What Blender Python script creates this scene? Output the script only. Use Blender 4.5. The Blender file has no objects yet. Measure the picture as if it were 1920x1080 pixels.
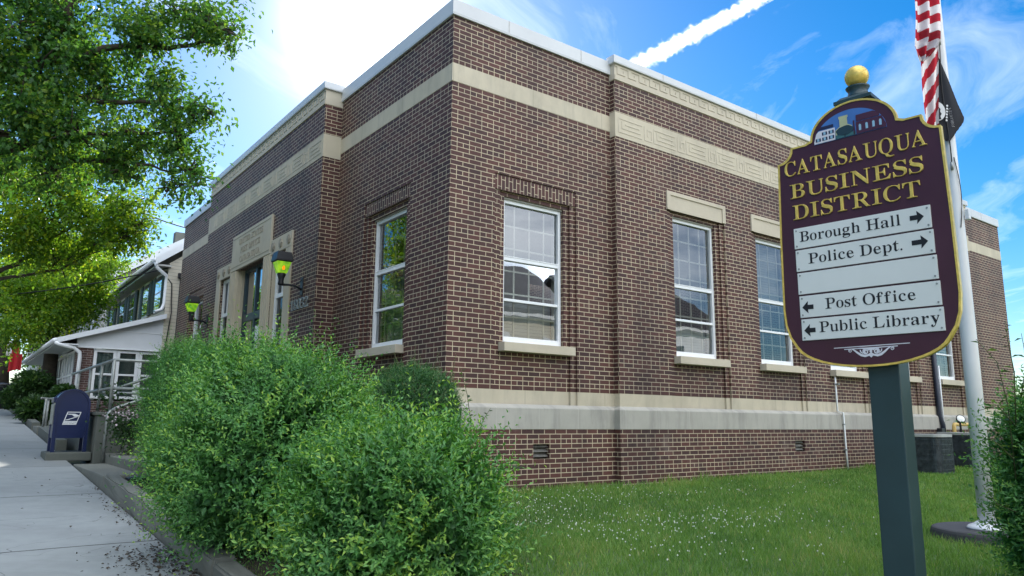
import bpy, bmesh, math, random
import numpy as np
from mathutils import Vector, Matrix
from mathutils.geometry import tessellate_polygon

S = bpy.context.scene
COL = S.collection
R = math.radians
rng = np.random.default_rng(7)
random.seed(7)

# ------------------------------------------------------------------ camera
CAM_F, CAM_YAW, CAM_PITCH, CAM_ROLL = 1386.92, R(53.1582), R(10.1868), R(0.4959)
CAM_C = Vector((-5.1236, -8.2743, 0.1109))


def cam_axes():
    f = Vector((math.cos(CAM_YAW) * math.cos(CAM_PITCH), math.sin(CAM_YAW) * math.cos(CAM_PITCH), math.sin(CAM_PITCH)))
    r = Vector((math.sin(CAM_YAW), -math.cos(CAM_YAW), 0))
    u = r.cross(f)
    c, s = math.cos(CAM_ROLL), math.sin(CAM_ROLL)
    return c * r + s * u, -s * r + c * u, f


AX_R, AX_U, AX_F = cam_axes()


def at(px, py, depth):
    """world point seen at photo pixel (1920x1080) at this depth: used to survey the site from the photograph"""
    return CAM_C + depth * (AX_F + (px - 960) / CAM_F * AX_R - (py - 540) / CAM_F * AX_U)


cam = bpy.data.cameras.new('camera')
cam.sensor_width = 36
cam.lens = CAM_F / 1920 * 36
cam.clip_start = 0.05
cam.clip_end = 12000
camo = bpy.data.objects.new('camera', cam)
COL.objects.link(camo)
camo.matrix_world = Matrix(((AX_R.x, AX_U.x, -AX_F.x, CAM_C.x), (AX_R.y, AX_U.y, -AX_F.y, CAM_C.y), (AX_R.z, AX_U.z, -AX_F.z, CAM_C.z), (0, 0, 0, 1)))
S.camera = camo

# ------------------------------------------------------------------ light
SUN_EL, SUN_AZ = R(29.2), R(65.0)          # azimuth counted from +X towards +Y
EXPOSURE = 0.8
S.view_settings.view_transform = 'Standard'
S.view_settings.look = 'None'
S.view_settings.exposure = EXPOSURE
S.view_settings.gamma = 1.0
S.view_settings.use_curve_mapping = False
S.cycles.use_denoising = True
S.cycles.max_bounces = 8
S.cycles.transparent_max_bounces = 12
S.cycles.caustics_reflective = False
S.cycles.caustics_refractive = False
S.cycles.sample_clamp_indirect = 6

sl = bpy.data.lights.new('sun', 'SUN')
sl.energy = 4.5
sl.angle = R(0.53)
sl.color = (1.0, 0.93, 0.82)
so = bpy.data.objects.new('sun', sl)
COL.objects.link(so)
sd = Vector((math.cos(SUN_EL) * math.cos(SUN_AZ), math.cos(SUN_EL) * math.sin(SUN_AZ), math.sin(SUN_EL)))
so.rotation_euler = sd.to_track_quat('Z', 'Y').to_euler()
so.location = (0, 0, 40)


class NT:
    """small helper for writing node trees"""
    def __init__(s, tree):
        s.t = tree
        s.n = tree.nodes
        s.n.clear()

    def add(s, typ, ins=None, **props):
        nd = s.n.new(typ)
        for k, v in props.items():
            setattr(nd, k, v)
        for k, v in (ins or {}).items():
            sock = nd.inputs[k]
            if isinstance(v, bpy.types.NodeSocket):
                s.t.links.new(v, sock)
            else:
                sock.default_value = v
        return nd

    def math(s, op, a, b=0.0, c=0.0, clamp=False):
        return s.add('ShaderNodeMath', {0: a, 1: b, 2: c}, operation=op, use_clamp=clamp).outputs[0]

    def vmath(s, op, a, b=(0, 0, 0)):
        nd = s.add('ShaderNodeVectorMath', {0: a, 1: b}, operation=op)
        return nd.outputs['Value'] if op in ('DOT_PRODUCT', 'LENGTH', 'DISTANCE') else nd.outputs['Vector']

    def ramp(s, fac, stops, interp='LINEAR'):
        nd = s.add('ShaderNodeValToRGB', {'Fac': fac})
        cr = nd.color_ramp
        cr.interpolation = interp
        while len(cr.elements) < len(stops):
            cr.elements.new(0.5)
        for e, (p, c) in zip(cr.elements, stops):
            e.position = p
            e.color = (c, c, c, 1) if isinstance(c, (int, float)) else (*c, 1)
        return nd.outputs['Color']

    def noise(s, vec, scale, detail=4, rough=0.55, dist=0.0, dims='3D'):
        return s.add('ShaderNodeTexNoise', {'Vector': vec, 'Scale': scale, 'Detail': detail, 'Roughness': rough, 'Distortion': dist}, noise_dimensions=dims).outputs['Fac']

    def mix(s, fac, a, b, blend='MIX'):
        nd = s.add('ShaderNodeMix', data_type='RGBA', blend_type=blend)
        for k, v in ((0, fac), (6, a), (7, b)):
            if isinstance(v, bpy.types.NodeSocket):
                s.t.links.new(v, nd.inputs[k])
            else:
                nd.inputs[k].default_value = (*v, 1) if isinstance(v, tuple) and len(v) == 3 else v
        return nd.outputs[2]

    def combine(s, x, y, z):
        return s.add('ShaderNodeCombineXYZ', {0: x, 1: y, 2: z}).outputs[0]

    def sep(s, v):
        return s.add('ShaderNodeSeparateXYZ', {0: v}).outputs


# ------------------------------------------------------------------ sky
W = bpy.data.worlds.new("World")
S.world = W
W.use_nodes = True
nt = NT(W.node_tree)
sky = nt.add('ShaderNodeTexSky', sky_type='NISHITA', sun_disc=False, sun_elevation=SUN_EL, sun_rotation=math.pi / 2 - SUN_AZ,
             altitude=100, air_density=1.0, dust_density=0.25, ozone_density=3.5)
dirv = nt.add('ShaderNodeTexCoord').outputs['Generated']
dx, dy, dz = nt.sep(dirv)
# cirrus: noise on a high flat layer, stretched along the wind
hz = nt.math('MAXIMUM', dz, 0.04)
cx = nt.math('DIVIDE', dx, hz)
cy = nt.math('DIVIDE', dy, hz)
wx = nt.math('ADD', nt.math('MULTIPLY', cx, 0.80), nt.math('MULTIPLY', cy, 0.60))
wy = nt.math('SUBTRACT', nt.math('MULTIPLY', cy, 0.80), nt.math('MULTIPLY', cx, 0.60))
cv = nt.combine(nt.math('MULTIPLY', wx, 0.55), nt.math('MULTIPLY', wy, 1.3), 0.0)
warp = nt.noise(cv, 1.1, 3, 0.5)
cv2 = nt.vmath('ADD', cv, nt.combine(warp, nt.math('MULTIPLY', warp, 0.8), 0.0))
n1 = nt.noise(cv2, 1.5, 9, 0.62, 0.5)
cir = nt.ramp(n1, [(0.50, 0.0), (0.80, 0.30)])
# unseen broken cumulus away from the sun, added to light the shaded walls
back = nt.vmath('DOT_PRODUCT', dirv, (0.06, -0.63, 0.77))
n2 = nt.noise(nt.vmath('MULTIPLY', dirv, (1.0, 1.0, 2.2)), 2.6, 7, 0.58, 0.3)
fill_cloud = nt.math('MULTIPLY', nt.ramp(n2, [(0.38, 0.0), (0.56, 0.92)]), nt.ramp(back, [(0.48, 0.0), (0.80, 1.0)]))
cloudcol = (12.0, 12.6, 13.2)
satu = nt.add('ShaderNodeHueSaturation', {'Hue': 0.5, 'Saturation': 1.42, 'Value': 0.92, 'Fac': 1.0, 'Color': sky.outputs[0]}).outputs[0]
c1 = nt.mix(cir, satu, cloudcol)
c2 = nt.mix(fill_cloud, c1, (24.0, 25.0, 26.0))
# bright haze scattered forward round the sun
sdot = nt.math('MAXIMUM', nt.vmath('DOT_PRODUCT', dirv, tuple(sd)), 0.0)
aur = nt.math('ADD', nt.math('MULTIPLY', nt.math('POWER', sdot, 500.0), 30.0), nt.math('MULTIPLY', nt.math('POWER', sdot, 150.0), 1.2))
c3 = nt.vmath('ADD', c2, nt.vmath('MULTIPLY', nt.combine(aur, aur, aur), (1.0, 0.98, 0.93)))
bg = nt.add('ShaderNodeBackground', {'Color': c3, 'Strength': 0.11})
nt.add('ShaderNodeOutputWorld', {'Surface': bg.outputs[0]})

# ------------------------------------------------------------------ materials


def mat(name, fn):
    m = bpy.data.materials.new(name)
    m.use_nodes = True
    n = NT(m.node_tree)
    sh = fn(n)
    n.add('ShaderNodeOutputMaterial', {'Surface': sh})
    return m


def pbr(n, col, rough=0.6, metal=0.0, bump=None, bstr=0.3, bdist=0.01, spec=0.5, coat=0.0):
    ins = {'Base Color': (*col, 1) if isinstance(col, tuple) else col, 'Roughness': rough, 'Metallic': metal, 'Specular IOR Level': spec, 'Coat Weight': coat}
    if bump is not None:
        ins['Normal'] = n.add('ShaderNodeBump', {'Height': bump, 'Strength': bstr, 'Distance': bdist}).outputs[0]
    return n.add('ShaderNodeBsdfPrincipled', ins).outputs[0]


def P(n):
    return n.add('ShaderNodeNewGeometry').outputs['Position']


def simple(name, col, rough=0.5, metal=0.0, var=0.12, scale=6.0, bstr=0.0, spec=0.5, coat=0.0):
    def fn(n):
        p = P(n)
        f = n.noise(p, scale, 5, 0.6)
        lo = tuple(c * (1 - var) for c in col)
        hi = tuple(min(1, c * (1 + var)) for c in col)
        c = n.ramp(f, [(0.3, lo), (0.7, hi)])
        r = n.math('ADD', n.math('MULTIPLY', f, 0.16), rough - 0.08)
        return pbr(n, c, r, metal, n.noise(p, scale * 14, 3) if bstr else None, bstr, 0.004, spec, coat)
    return mat(name, fn)


CH = 4.27 / 63                              # height of one brick course
BRICK_A, BRICK_B, MORTAR = (0.118, 0.045, 0.036), (0.062, 0.029, 0.027), (0.62, 0.52, 0.36)


def brick_fn(n, length=0.2045, head=True, width_scale=1.0, colours=(BRICK_A, BRICK_B, MORTAR)):
    a, b, mo = colours
    uv = n.add('ShaderNodeUVMap').outputs[0]
    u, v, _ = n.sep(uv)
    vec = n.combine(u, v, 0.0)

    def tex(width, off):
        return n.add('ShaderNodeTexBrick', {'Vector': vec, 'Color1': (*a, 1), 'Color2': (*b, 1), 'Mortar': (*mo, 1), 'Scale': 1.0,
                     'Mortar Size': 0.0056, 'Mortar Smooth': 0.12, 'Bias': 0.0, 'Brick Width': width, 'Row Height': CH}, offset=off, offset_frequency=2, squash=1.0)
    t1 = tex(length, 0.5)
    col, fac = t1.outputs['Color'], t1.outputs['Fac']
    if head:
        t2 = tex(length / 2, 0.0)
        row = n.math('FLOOR', n.math('DIVIDE', v, CH))
        isH = n.math('COMPARE', n.math('MODULO', n.math('ADD', row, 600.0), 6.0), 1.0, 0.1)
        col = n.mix(isH, col, t2.outputs['Color'])
        fac = n.math('ADD', n.math('MULTIPLY', fac, n.math('SUBTRACT', 1.0, isH)), n.math('MULTIPLY', t2.outputs['Fac'], isH))
    p = P(n)
    # blotches of dirt and paler lime wash
    blot = n.noise(p, 0.9, 6, 0.6)
    grit = n.noise(p, 60, 3, 0.6)
    col = n.mix(n.ramp(blot, [(0.40, 0.0), (0.75, 0.40)]), col, n.mix(1.0, col, (0.62, 0.62, 0.68), 'MULTIPLY'))
    col = n.mix(n.math('MULTIPLY', grit, 0.35), col, n.mix(1.0, col, (0.72, 0.70, 0.70), 'MULTIPLY'))
    px_, py_, pz_ = n.sep(p)
    run = n.noise(n.combine(n.math('MULTIPLY', n.math('ADD', px_, py_), 2.4), n.math('MULTIPLY', pz_, 0.22), 0.0), 1.0, 5, 0.65)
    soot = n.noise(p, 0.42, 4, 0.6, 0.6)
    col = n.mix(n.math('MULTIPLY', n.ramp(run, [(0.48, 0.0), (0.70, 1.0)]), 0.62), col, n.mix(1.0, col, (0.52, 0.50, 0.54), 'MULTIPLY'))
    col = n.mix(n.math('MULTIPLY', n.ramp(soot, [(0.48, 0.0), (0.66, 1.0)]), 0.55), col, n.mix(1.0, col, (0.50, 0.52, 0.60), 'MULTIPLY'))
    wash = n.noise(p, 1.35, 5, 0.7, 0.4)
    col = n.mix(n.math('MULTIPLY', n.ramp(wash, [(0.60, 0.0), (0.78, 1.0)]), 0.22), col, (0.40, 0.35, 0.31))
    h = n.math('ADD', n.math('MULTIPLY', n.math('SUBTRACT', 1.0, fac), 1.0), n.math('MULTIPLY', grit, 0.25))
    rough = n.math('ADD', 0.62, n.math('MULTIPLY', fac, 0.25))
    return pbr(n, col, rough, 0, h, 0.55, 0.006, 0.35)


def stone_fn(n, base, stain=0.25, streak=0.0, joint=None):
    p = P(n)
    x, y, z = n.sep(p)
    a = n.noise(p, 1.7, 6, 0.6)
    g = n.noise(p, 45, 4, 0.65)
    col = n.ramp(a, [(0.25, tuple(c * 0.80 for c in base)), (0.75, base)])
    col = n.mix(n.math('MULTIPLY', g, 0.25), col, tuple(c * 0.72 for c in base))
    if streak:
        sv = n.combine(n.math('MULTIPLY', n.math('ADD', x, y), 3.2), n.math('MULTIPLY', z, 0.55), 0.0)
        s1 = n.noise(sv, 1.0, 6, 0.7)
        col = n.mix(n.math('MULTIPLY', n.ramp(s1, [(0.48, 0.0), (0.75, 1.0)]), streak), col, (0.085, 0.088, 0.092))
    if stain:
        s2 = n.noise(n.vmath('MULTIPLY', p, (1, 1, 0.6)), 0.8, 5, 0.7, 0.8)
        col = n.mix(n.math('MULTIPLY', n.ramp(s2, [(0.5, 0.0), (0.8, 1.0)]), stain), col, tuple(c * 0.5 for c in base))
    if joint:
        t = n.math('ADD', x, y)
        fr = n.math('FRACT', n.math('DIVIDE', t, joint))
        ln = n.math('LESS_THAN', fr, 0.010 / joint)
        col = n.mix(n.math('MULTIPLY', ln, 0.6), col, (0.5, 0.48, 0.43) if streak > 0.4 else tuple(c * 0.45 for c in base))
    return pbr(n, col, 0.78, 0, g, 0.25, 0.004, 0.3)


def siding_fn(n, base, pitch=0.115):
    p = P(n)
    z = n.sep(p)[2]
    fr = n.math('FRACT', n.math('DIVIDE', z, pitch))
    dark = n.math('LESS_THAN', fr, 0.10)
    a = n.noise(p, 1.2, 5, 0.6)
    col = n.ramp(a, [(0.3, tuple(c * 0.88 for c in base)), (0.7, base)])
    col = n.mix(n.math('MULTIPLY', dark, 0.75), col, tuple(c * 0.28 for c in base))
    return pbr(n, col, 0.5, 0, fr, 0.6, 0.012)


def concrete_fn(n, base, joints=False):
    p = P(n)
    x, y, z = n.sep(p)
    a = n.noise(p, 0.55, 7, 0.62, 0.4)
    b = n.noise(p, 5.0, 5, 0.65)
    g = n.noise(p, 90, 3, 0.6)
    col = n.ramp(a, [(0.28, tuple(c * 0.70 for c in base)), (0.5, base), (0.75, tuple(c * 1.12 for c in base))])
    col = n.mix(n.math('MULTIPLY', n.ramp(b, [(0.42, 0.0), (0.72, 1.0)]), 0.32), col, tuple(c * 0.62 for c in base))
    col = n.mix(n.math('MULTIPLY', g, 0.4), col, tuple(c * 0.70 for c in base))
    h = n.math('MULTIPLY', g, 0.3)
    if joints:
        wob = n.math('MULTIPLY', n.noise(p, 2.2, 4, 0.6), 0.05)
        yy = n.math('ADD', y, wob)
        f1 = n.math('FRACT', n.math('DIVIDE', n.math('ADD', yy, 0.60), 3.12))
        j1 = n.math('LESS_THAN', f1, 0.0085)
        f2 = n.math('FRACT', n.math('DIVIDE', n.math('ADD', yy, 2.15), 3.12))
        j2 = n.math('MULTIPLY', n.math('LESS_THAN', f2, 0.004), n.ramp(b, [(0.40, 0.0), (0.55, 0.7)]))
        j = n.math('MAXIMUM', j1, j2)
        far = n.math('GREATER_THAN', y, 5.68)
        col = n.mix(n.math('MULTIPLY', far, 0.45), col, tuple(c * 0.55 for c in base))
        col = n.mix(n.math('MULTIPLY', j, 0.85), col, (0.03, 0.03, 0.03))
        crack = n.math('ABSOLUTE', n.math('SUBTRACT', n.noise(p, 0.8, 3, 0.4, 1.0), 0.5))
        col = n.mix(n.math('MULTIPLY', n.math('LESS_THAN', crack, 0.0012), 0.5), col, (0.05, 0.05, 0.05))
        h = n.math('SUBTRACT', h, n.math('MULTIPLY', j, 1.0))
    return pbr(n, col, 0.85, 0, h, 0.4, 0.01, 0.3)


def leaf_fn(n, stops, trans=0.4, rough=0.45):
    t = n.add('ShaderNodeAttribute', attribute_name='tint').outputs['Fac']
    col = n.ramp(t, stops)
    g = n.noise(P(n), 18, 2)
    col = n.mix(n.math('MULTIPLY', g, 0.35), col, n.mix(1.0, col, (0.6, 0.7, 0.6), 'MULTIPLY'))
    d = pbr(n, col, rough, 0, spec=0.4)
    tc = n.mix(1.0, col, (1.75, 1.85, 0.7), 'MULTIPLY')
    tr = n.add('ShaderNodeBsdfTranslucent', {'Color': tc}).outputs[0]
    return n.add('ShaderNodeMixShader', {0: trans, 1: d, 2: tr}).outputs[0]


def glass_fn(n, tint=(0.78, 0.83, 0.83), boost=1.5, base=0.09):
    p = P(n)
    bump = n.noise(p, 1.6, 2, 0.4)
    nrm = n.add('ShaderNodeBump', {'Height': bump, 'Strength': 0.10, 'Distance': 0.02}).outputs[0]
    fr = n.add('ShaderNodeFresnel', {'IOR': 1.5}).outputs[0]
    f = n.math('ADD', n.math('MULTIPLY', fr, boost), base, clamp=True)
    gl = n.add('ShaderNodeBsdfGlossy', {'Color': (0.95, 0.97, 1, 1), 'Roughness': 0.01, 'Normal': nrm}).outputs[0]
    tr = n.add('ShaderNodeBsdfTransparent', {'Color': (*tint, 1)}).outputs[0]
    return n.add('ShaderNodeMixShader', {0: f, 1: tr, 2: gl}).outputs[0]


M = {}
M['brick'] = mat('dark_red_brick', brick_fn)
M['soldier'] = mat('upright_brick', lambda n: brick_fn(n, length=0.21, head=False))
M['brick_far'] = mat('porch_brick', lambda n: brick_fn(n, head=False, colours=((0.13, 0.062, 0.05), (0.075, 0.04, 0.036), (0.42, 0.38, 0.34))))
M['stone'] = mat('cream_limestone', lambda n: stone_fn(n, (0.62, 0.55, 0.43), 0.35))
M['stone_joint'] = mat('cream_limestone_jointed', lambda n: stone_fn(n, (0.62, 0.55, 0.42), 0.55, 0.32, joint=1.43))
M['stone_base'] = mat('weathered_base_stone', lambda n: stone_fn(n, (0.47, 0.45, 0.40), 0.3, 0.5, joint=0.74))
M['engraved'] = mat('cut_shade_stone', lambda n: stone_fn(n, (0.40, 0.36, 0.29), 0.3))  # darker tone stands in for the shade of cut stone
M['coping'] = simple('pale_metal_coping', (0.60, 0.61, 0.62), 0.42, 0.0, 0.06, 1.2)
M['white'] = simple('white_vinyl', (0.80, 0.82, 0.84), 0.4, 0, 0.05, 3)
M['caulk'] = simple('grey_caulk', (0.42, 0.41, 0.38), 0.8, 0, 0.2, 20)
M['glass'] = mat('window_glass', glass_fn)
M['glass_dark'] = mat('door_glass', lambda n: glass_fn(n, (0.20, 0.28, 0.34), 0.55, 0.02))
M['muntin'] = simple('aged_sash_bars', (0.62, 0.60, 0.52), 0.6, 0, 0.15, 8)
M['blind'] = mat('slatted_blind', lambda n: siding_fn(n, (0.42, 0.43, 0.42), 0.05))
M['interior'] = simple('interior_plaster', (0.30, 0.29, 0.27), 0.9)
M['roofing'] = simple('flat_roofing', (0.12, 0.12, 0.12), 0.9)
M['bronze'] = simple('dark_teal_door_metal', (0.018, 0.045, 0.060), 0.35, 0.2)
M['paper'] = simple('white_paper', (0.75, 0.77, 0.78), 0.8)
M['black'] = simple('black_metal', (0.012, 0.014, 0.018), 0.45, 0.0, 0.3)
M['steel'] = simple('galvanised_pipe', (0.31, 0.33, 0.32), 0.45, 0.5, 0.25, 14)
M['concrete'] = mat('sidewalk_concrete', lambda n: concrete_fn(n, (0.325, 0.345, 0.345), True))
M['kerb'] = mat('old_concrete', lambda n: concrete_fn(n, (0.205, 0.21, 0.185)))
M['kerb_dark'] = mat('mossy_concrete', lambda n: concrete_fn(n, (0.13, 0.14, 0.125)))
M['asphalt'] = mat('asphalt', lambda n: concrete_fn(n, (0.055, 0.055, 0.056)))
M['soil'] = simple('garden_soil', (0.045, 0.034, 0.024), 0.95, 0, 0.4, 9, 0.5)
M['turf'] = simple('turf', (0.075, 0.13, 0.040), 0.95, 0, 0.4, 5, 0.5)
M['ground'] = simple('rough_ground', (0.06, 0.07, 0.035), 0.95, 0, 0.4, 0.6, 0.3)
M['bark'] = simple('tree_bark', (0.055, 0.042, 0.032), 0.9, 0, 0.4, 7, 0.7)
M['twig'] = simple('green_twig', (0.09, 0.10, 0.045), 0.8)
M['purple'] = simple('aubergine_sign_paint', (0.060, 0.016, 0.032), 0.38, 0, 0.10, 3, 0, 0.5)
M['gold'] = simple('gold_leaf', (0.80, 0.58, 0.13), 0.34, 0.30, 0.25, 25)
M['panel'] = simple('white_sign_panel', (0.74, 0.76, 0.72), 0.45, 0, 0.04, 2)
M['ink'] = simple('black_vinyl_letter', (0.006, 0.007, 0.010), 0.5)
M['orn'] = simple('white_sign_paint', (0.72, 0.70, 0.74), 0.5)
M['postgreen'] = simple('dark_green_post_paint', (0.022, 0.052, 0.058), 0.42, 0, 0.15, 3, 0.05)
M['polewhite'] = simple('white_pole_paint', (0.74, 0.76, 0.78), 0.35, 0, 0.05, 2)
M['disc'] = mat('dark_plinth_concrete', lambda n: concrete_fn(n, (0.075, 0.075, 0.08)))
M['mailblue'] = simple('mailbox_blue_paint', (0.006, 0.015, 0.072), 0.32, 0, 0.10, 2, 0, 0.5)
M['mailwhite'] = simple('white_emblem', (0.75, 0.76, 0.78), 0.5)
M['siding'] = mat('cream_siding', lambda n: siding_fn(n, (0.70, 0.65, 0.53)))
M['siding_grey'] = mat('grey_siding', lambda n: siding_fn(n, (0.52, 0.52, 0.50)))
M['siding_white'] = simple('white_panel_siding', (0.72, 0.75, 0.78), 0.5, 0, 0.05, 2)
M['shutter'] = simple('dark_green_shutter', (0.020, 0.045, 0.042), 0.5)
M['shingle'] = simple('dark_shingles', (0.045, 0.045, 0.05), 0.85, 0, 0.35, 9)
M['tan'] = mat('tan_siding', lambda n: siding_fn(n, (0.62, 0.50, 0.34), 0.16))
M['acmetal'] = simple('dark_louvre_metal', (0.075, 0.090, 0.105), 0.42, 0.5, 0.5, 12)
M['aclid'] = simple('grey_unit_lid', (0.42, 0.43, 0.42), 0.5, 0.2)
M['yellow'] = simple('yellow_gas_pipe', (0.58, 0.40, 0.12), 0.5)
M['bluepipe'] = simple('dark_downspout', (0.018, 0.024, 0.040), 0.4)
M['red'] = simple('red_cloth', (0.50, 0.020, 0.030), 0.8)
M['whitecloth'] = simple('white_cloth', (0.70, 0.70, 0.72), 0.85)
M['blackcloth'] = simple('black_flag_cloth', (0.006, 0.008, 0.016), 0.75)
M['wire'] = simple('black_cable', (0.01, 0.01, 0.012), 0.6)
M['litter'] = simple('dead_leaf', (0.060, 0.045, 0.032), 0.9, 0, 0.5, 30)
M['petal'] = simple('white_petals', (0.70, 0.72, 0.62), 0.7)
M['pink'] = simple('pale_pink_petals', (0.60, 0.50, 0.54), 0.7)
privet = [(0.0, (0.042, 0.130, 0.050)), (0.45, (0.115, 0.290, 0.085)), (0.8, (0.26, 0.45, 0.085)), (1.0, (0.48, 0.62, 0.10))]
M['privet'] = mat('privet_leaf', lambda n: leaf_fn(n, privet, 0.30))
M['yew'] = mat('dark_evergreen_leaf', lambda n: leaf_fn(n, [(0.0, (0.036, 0.11, 0.05)), (0.6, (0.085, 0.21, 0.075)), (1.0, (0.28, 0.27, 0.13))], 0.3))
M['maple'] = mat('maple_leaf', lambda n: leaf_fn(n, [(0.0, (0.028, 0.085, 0.038)), (0.6, (0.080, 0.190, 0.050)), (1.0, (0.25, 0.34, 0.05))], 0.5))
M['maple_light'] = mat('bright_maple_leaf', lambda n: leaf_fn(n, [(0.0, (0.055, 0.135, 0.032)), (0.6, (0.16, 0.28, 0.036)), (1.0, (0.38, 0.42, 0.036))], 0.55))
M['weed'] = mat('garden_leaf', lambda n: leaf_fn(n, [(0.0, (0.016, 0.045, 0.018)), (0.7, (0.050, 0.110, 0.035)), (1.0, (0.16, 0.22, 0.08))], 0.35))
M['grass'] = mat('grass_blade', lambda n: leaf_fn(n, [(0.0, (0.078, 0.160, 0.040)), (0.55, (0.155, 0.285, 0.068)), (0.85, (0.24, 0.34, 0.090)), (1.0, (0.36, 0.35, 0.16))], 0.35, 0.6))


def lamp_fn(n):
    z = n.sep(P(n))[2]
    col = n.ramp(n.noise(P(n), 9, 2), [(0.35, (0.10, 0.32, 0.02)), (0.65, (0.42, 0.75, 0.03))])
    e = n.add('ShaderNodeEmission', {'Color': col, 'Strength': 0.75}).outputs[0]
    g = pbr(n, (0.10, 0.30, 0.03), 0.15)
    return n.add('ShaderNodeMixShader', {0: 0.6, 1: g, 2: e}).outputs[0]


M['lamp'] = mat('lit_green_lamp_glass', lamp_fn)
M['bulb'] = mat('lit_amber_bulb', lambda n: n.add('ShaderNodeEmission', {'Color': (1, 0.20, 0.01, 1), 'Strength': 1.0}).outputs[0])


S.cycles.volume_bounces = 4
S.cycles.volume_max_steps = 512


def vapour_material():
    """thin ice cloud: density falls off from the trail's wandering axis and is broken up by noise"""
    m = bpy.data.materials.new('condensation_vapour')
    m.use_nodes = True
    n = NT(m.node_tree)
    o = n.add('ShaderNodeTexCoord').outputs['Object']
    x, y, z = n.sep(o)
    w1 = n.math('MULTIPLY', n.math('SUBTRACT', n.noise(n.combine(n.math('MULTIPLY', x, 0.006), 0.0, 0.0), 1.0, 3), 0.5), 40.0)
    r = n.vmath('LENGTH', n.combine(0.0, n.math('ADD', y, w1), z))
    puff = n.noise(o, 0.021, 6, 0.62)
    edge = n.math('SUBTRACT', n.math('MULTIPLY', puff, 3.0), n.math('ADD', n.math('DIVIDE', r, 66.0), 0.62))
    d = n.math('MULTIPLY', n.math('MULTIPLY', edge, 0.8, clamp=True), 0.026)
    v = n.add('ShaderNodeVolumePrincipled', {'Color': (1, 1, 1, 1), 'Density': d, 'Anisotropy': 0.6}).outputs[0]
    n.add('ShaderNodeOutputMaterial', {'Volume': v})
    m.cycles.volume_step_rate = 0.06
    return m


M['vapour'] = vapour_material()

# ------------------------------------------------------------------ object helpers


def empty(name, loc, rz=0.0):
    o = bpy.data.objects.new(name, None)
    COL.objects.link(o)
    o.empty_display_size = 0.2
    o.location = loc
    o.rotation_euler = (0, 0, rz)
    return o


def tag(o, label=None, cat=None, group=None, kind=None):
    if label: o['label'] = label
    if cat: o['category'] = cat
    if group: o['group'] = group
    if kind: o['kind'] = kind
    return o


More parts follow.
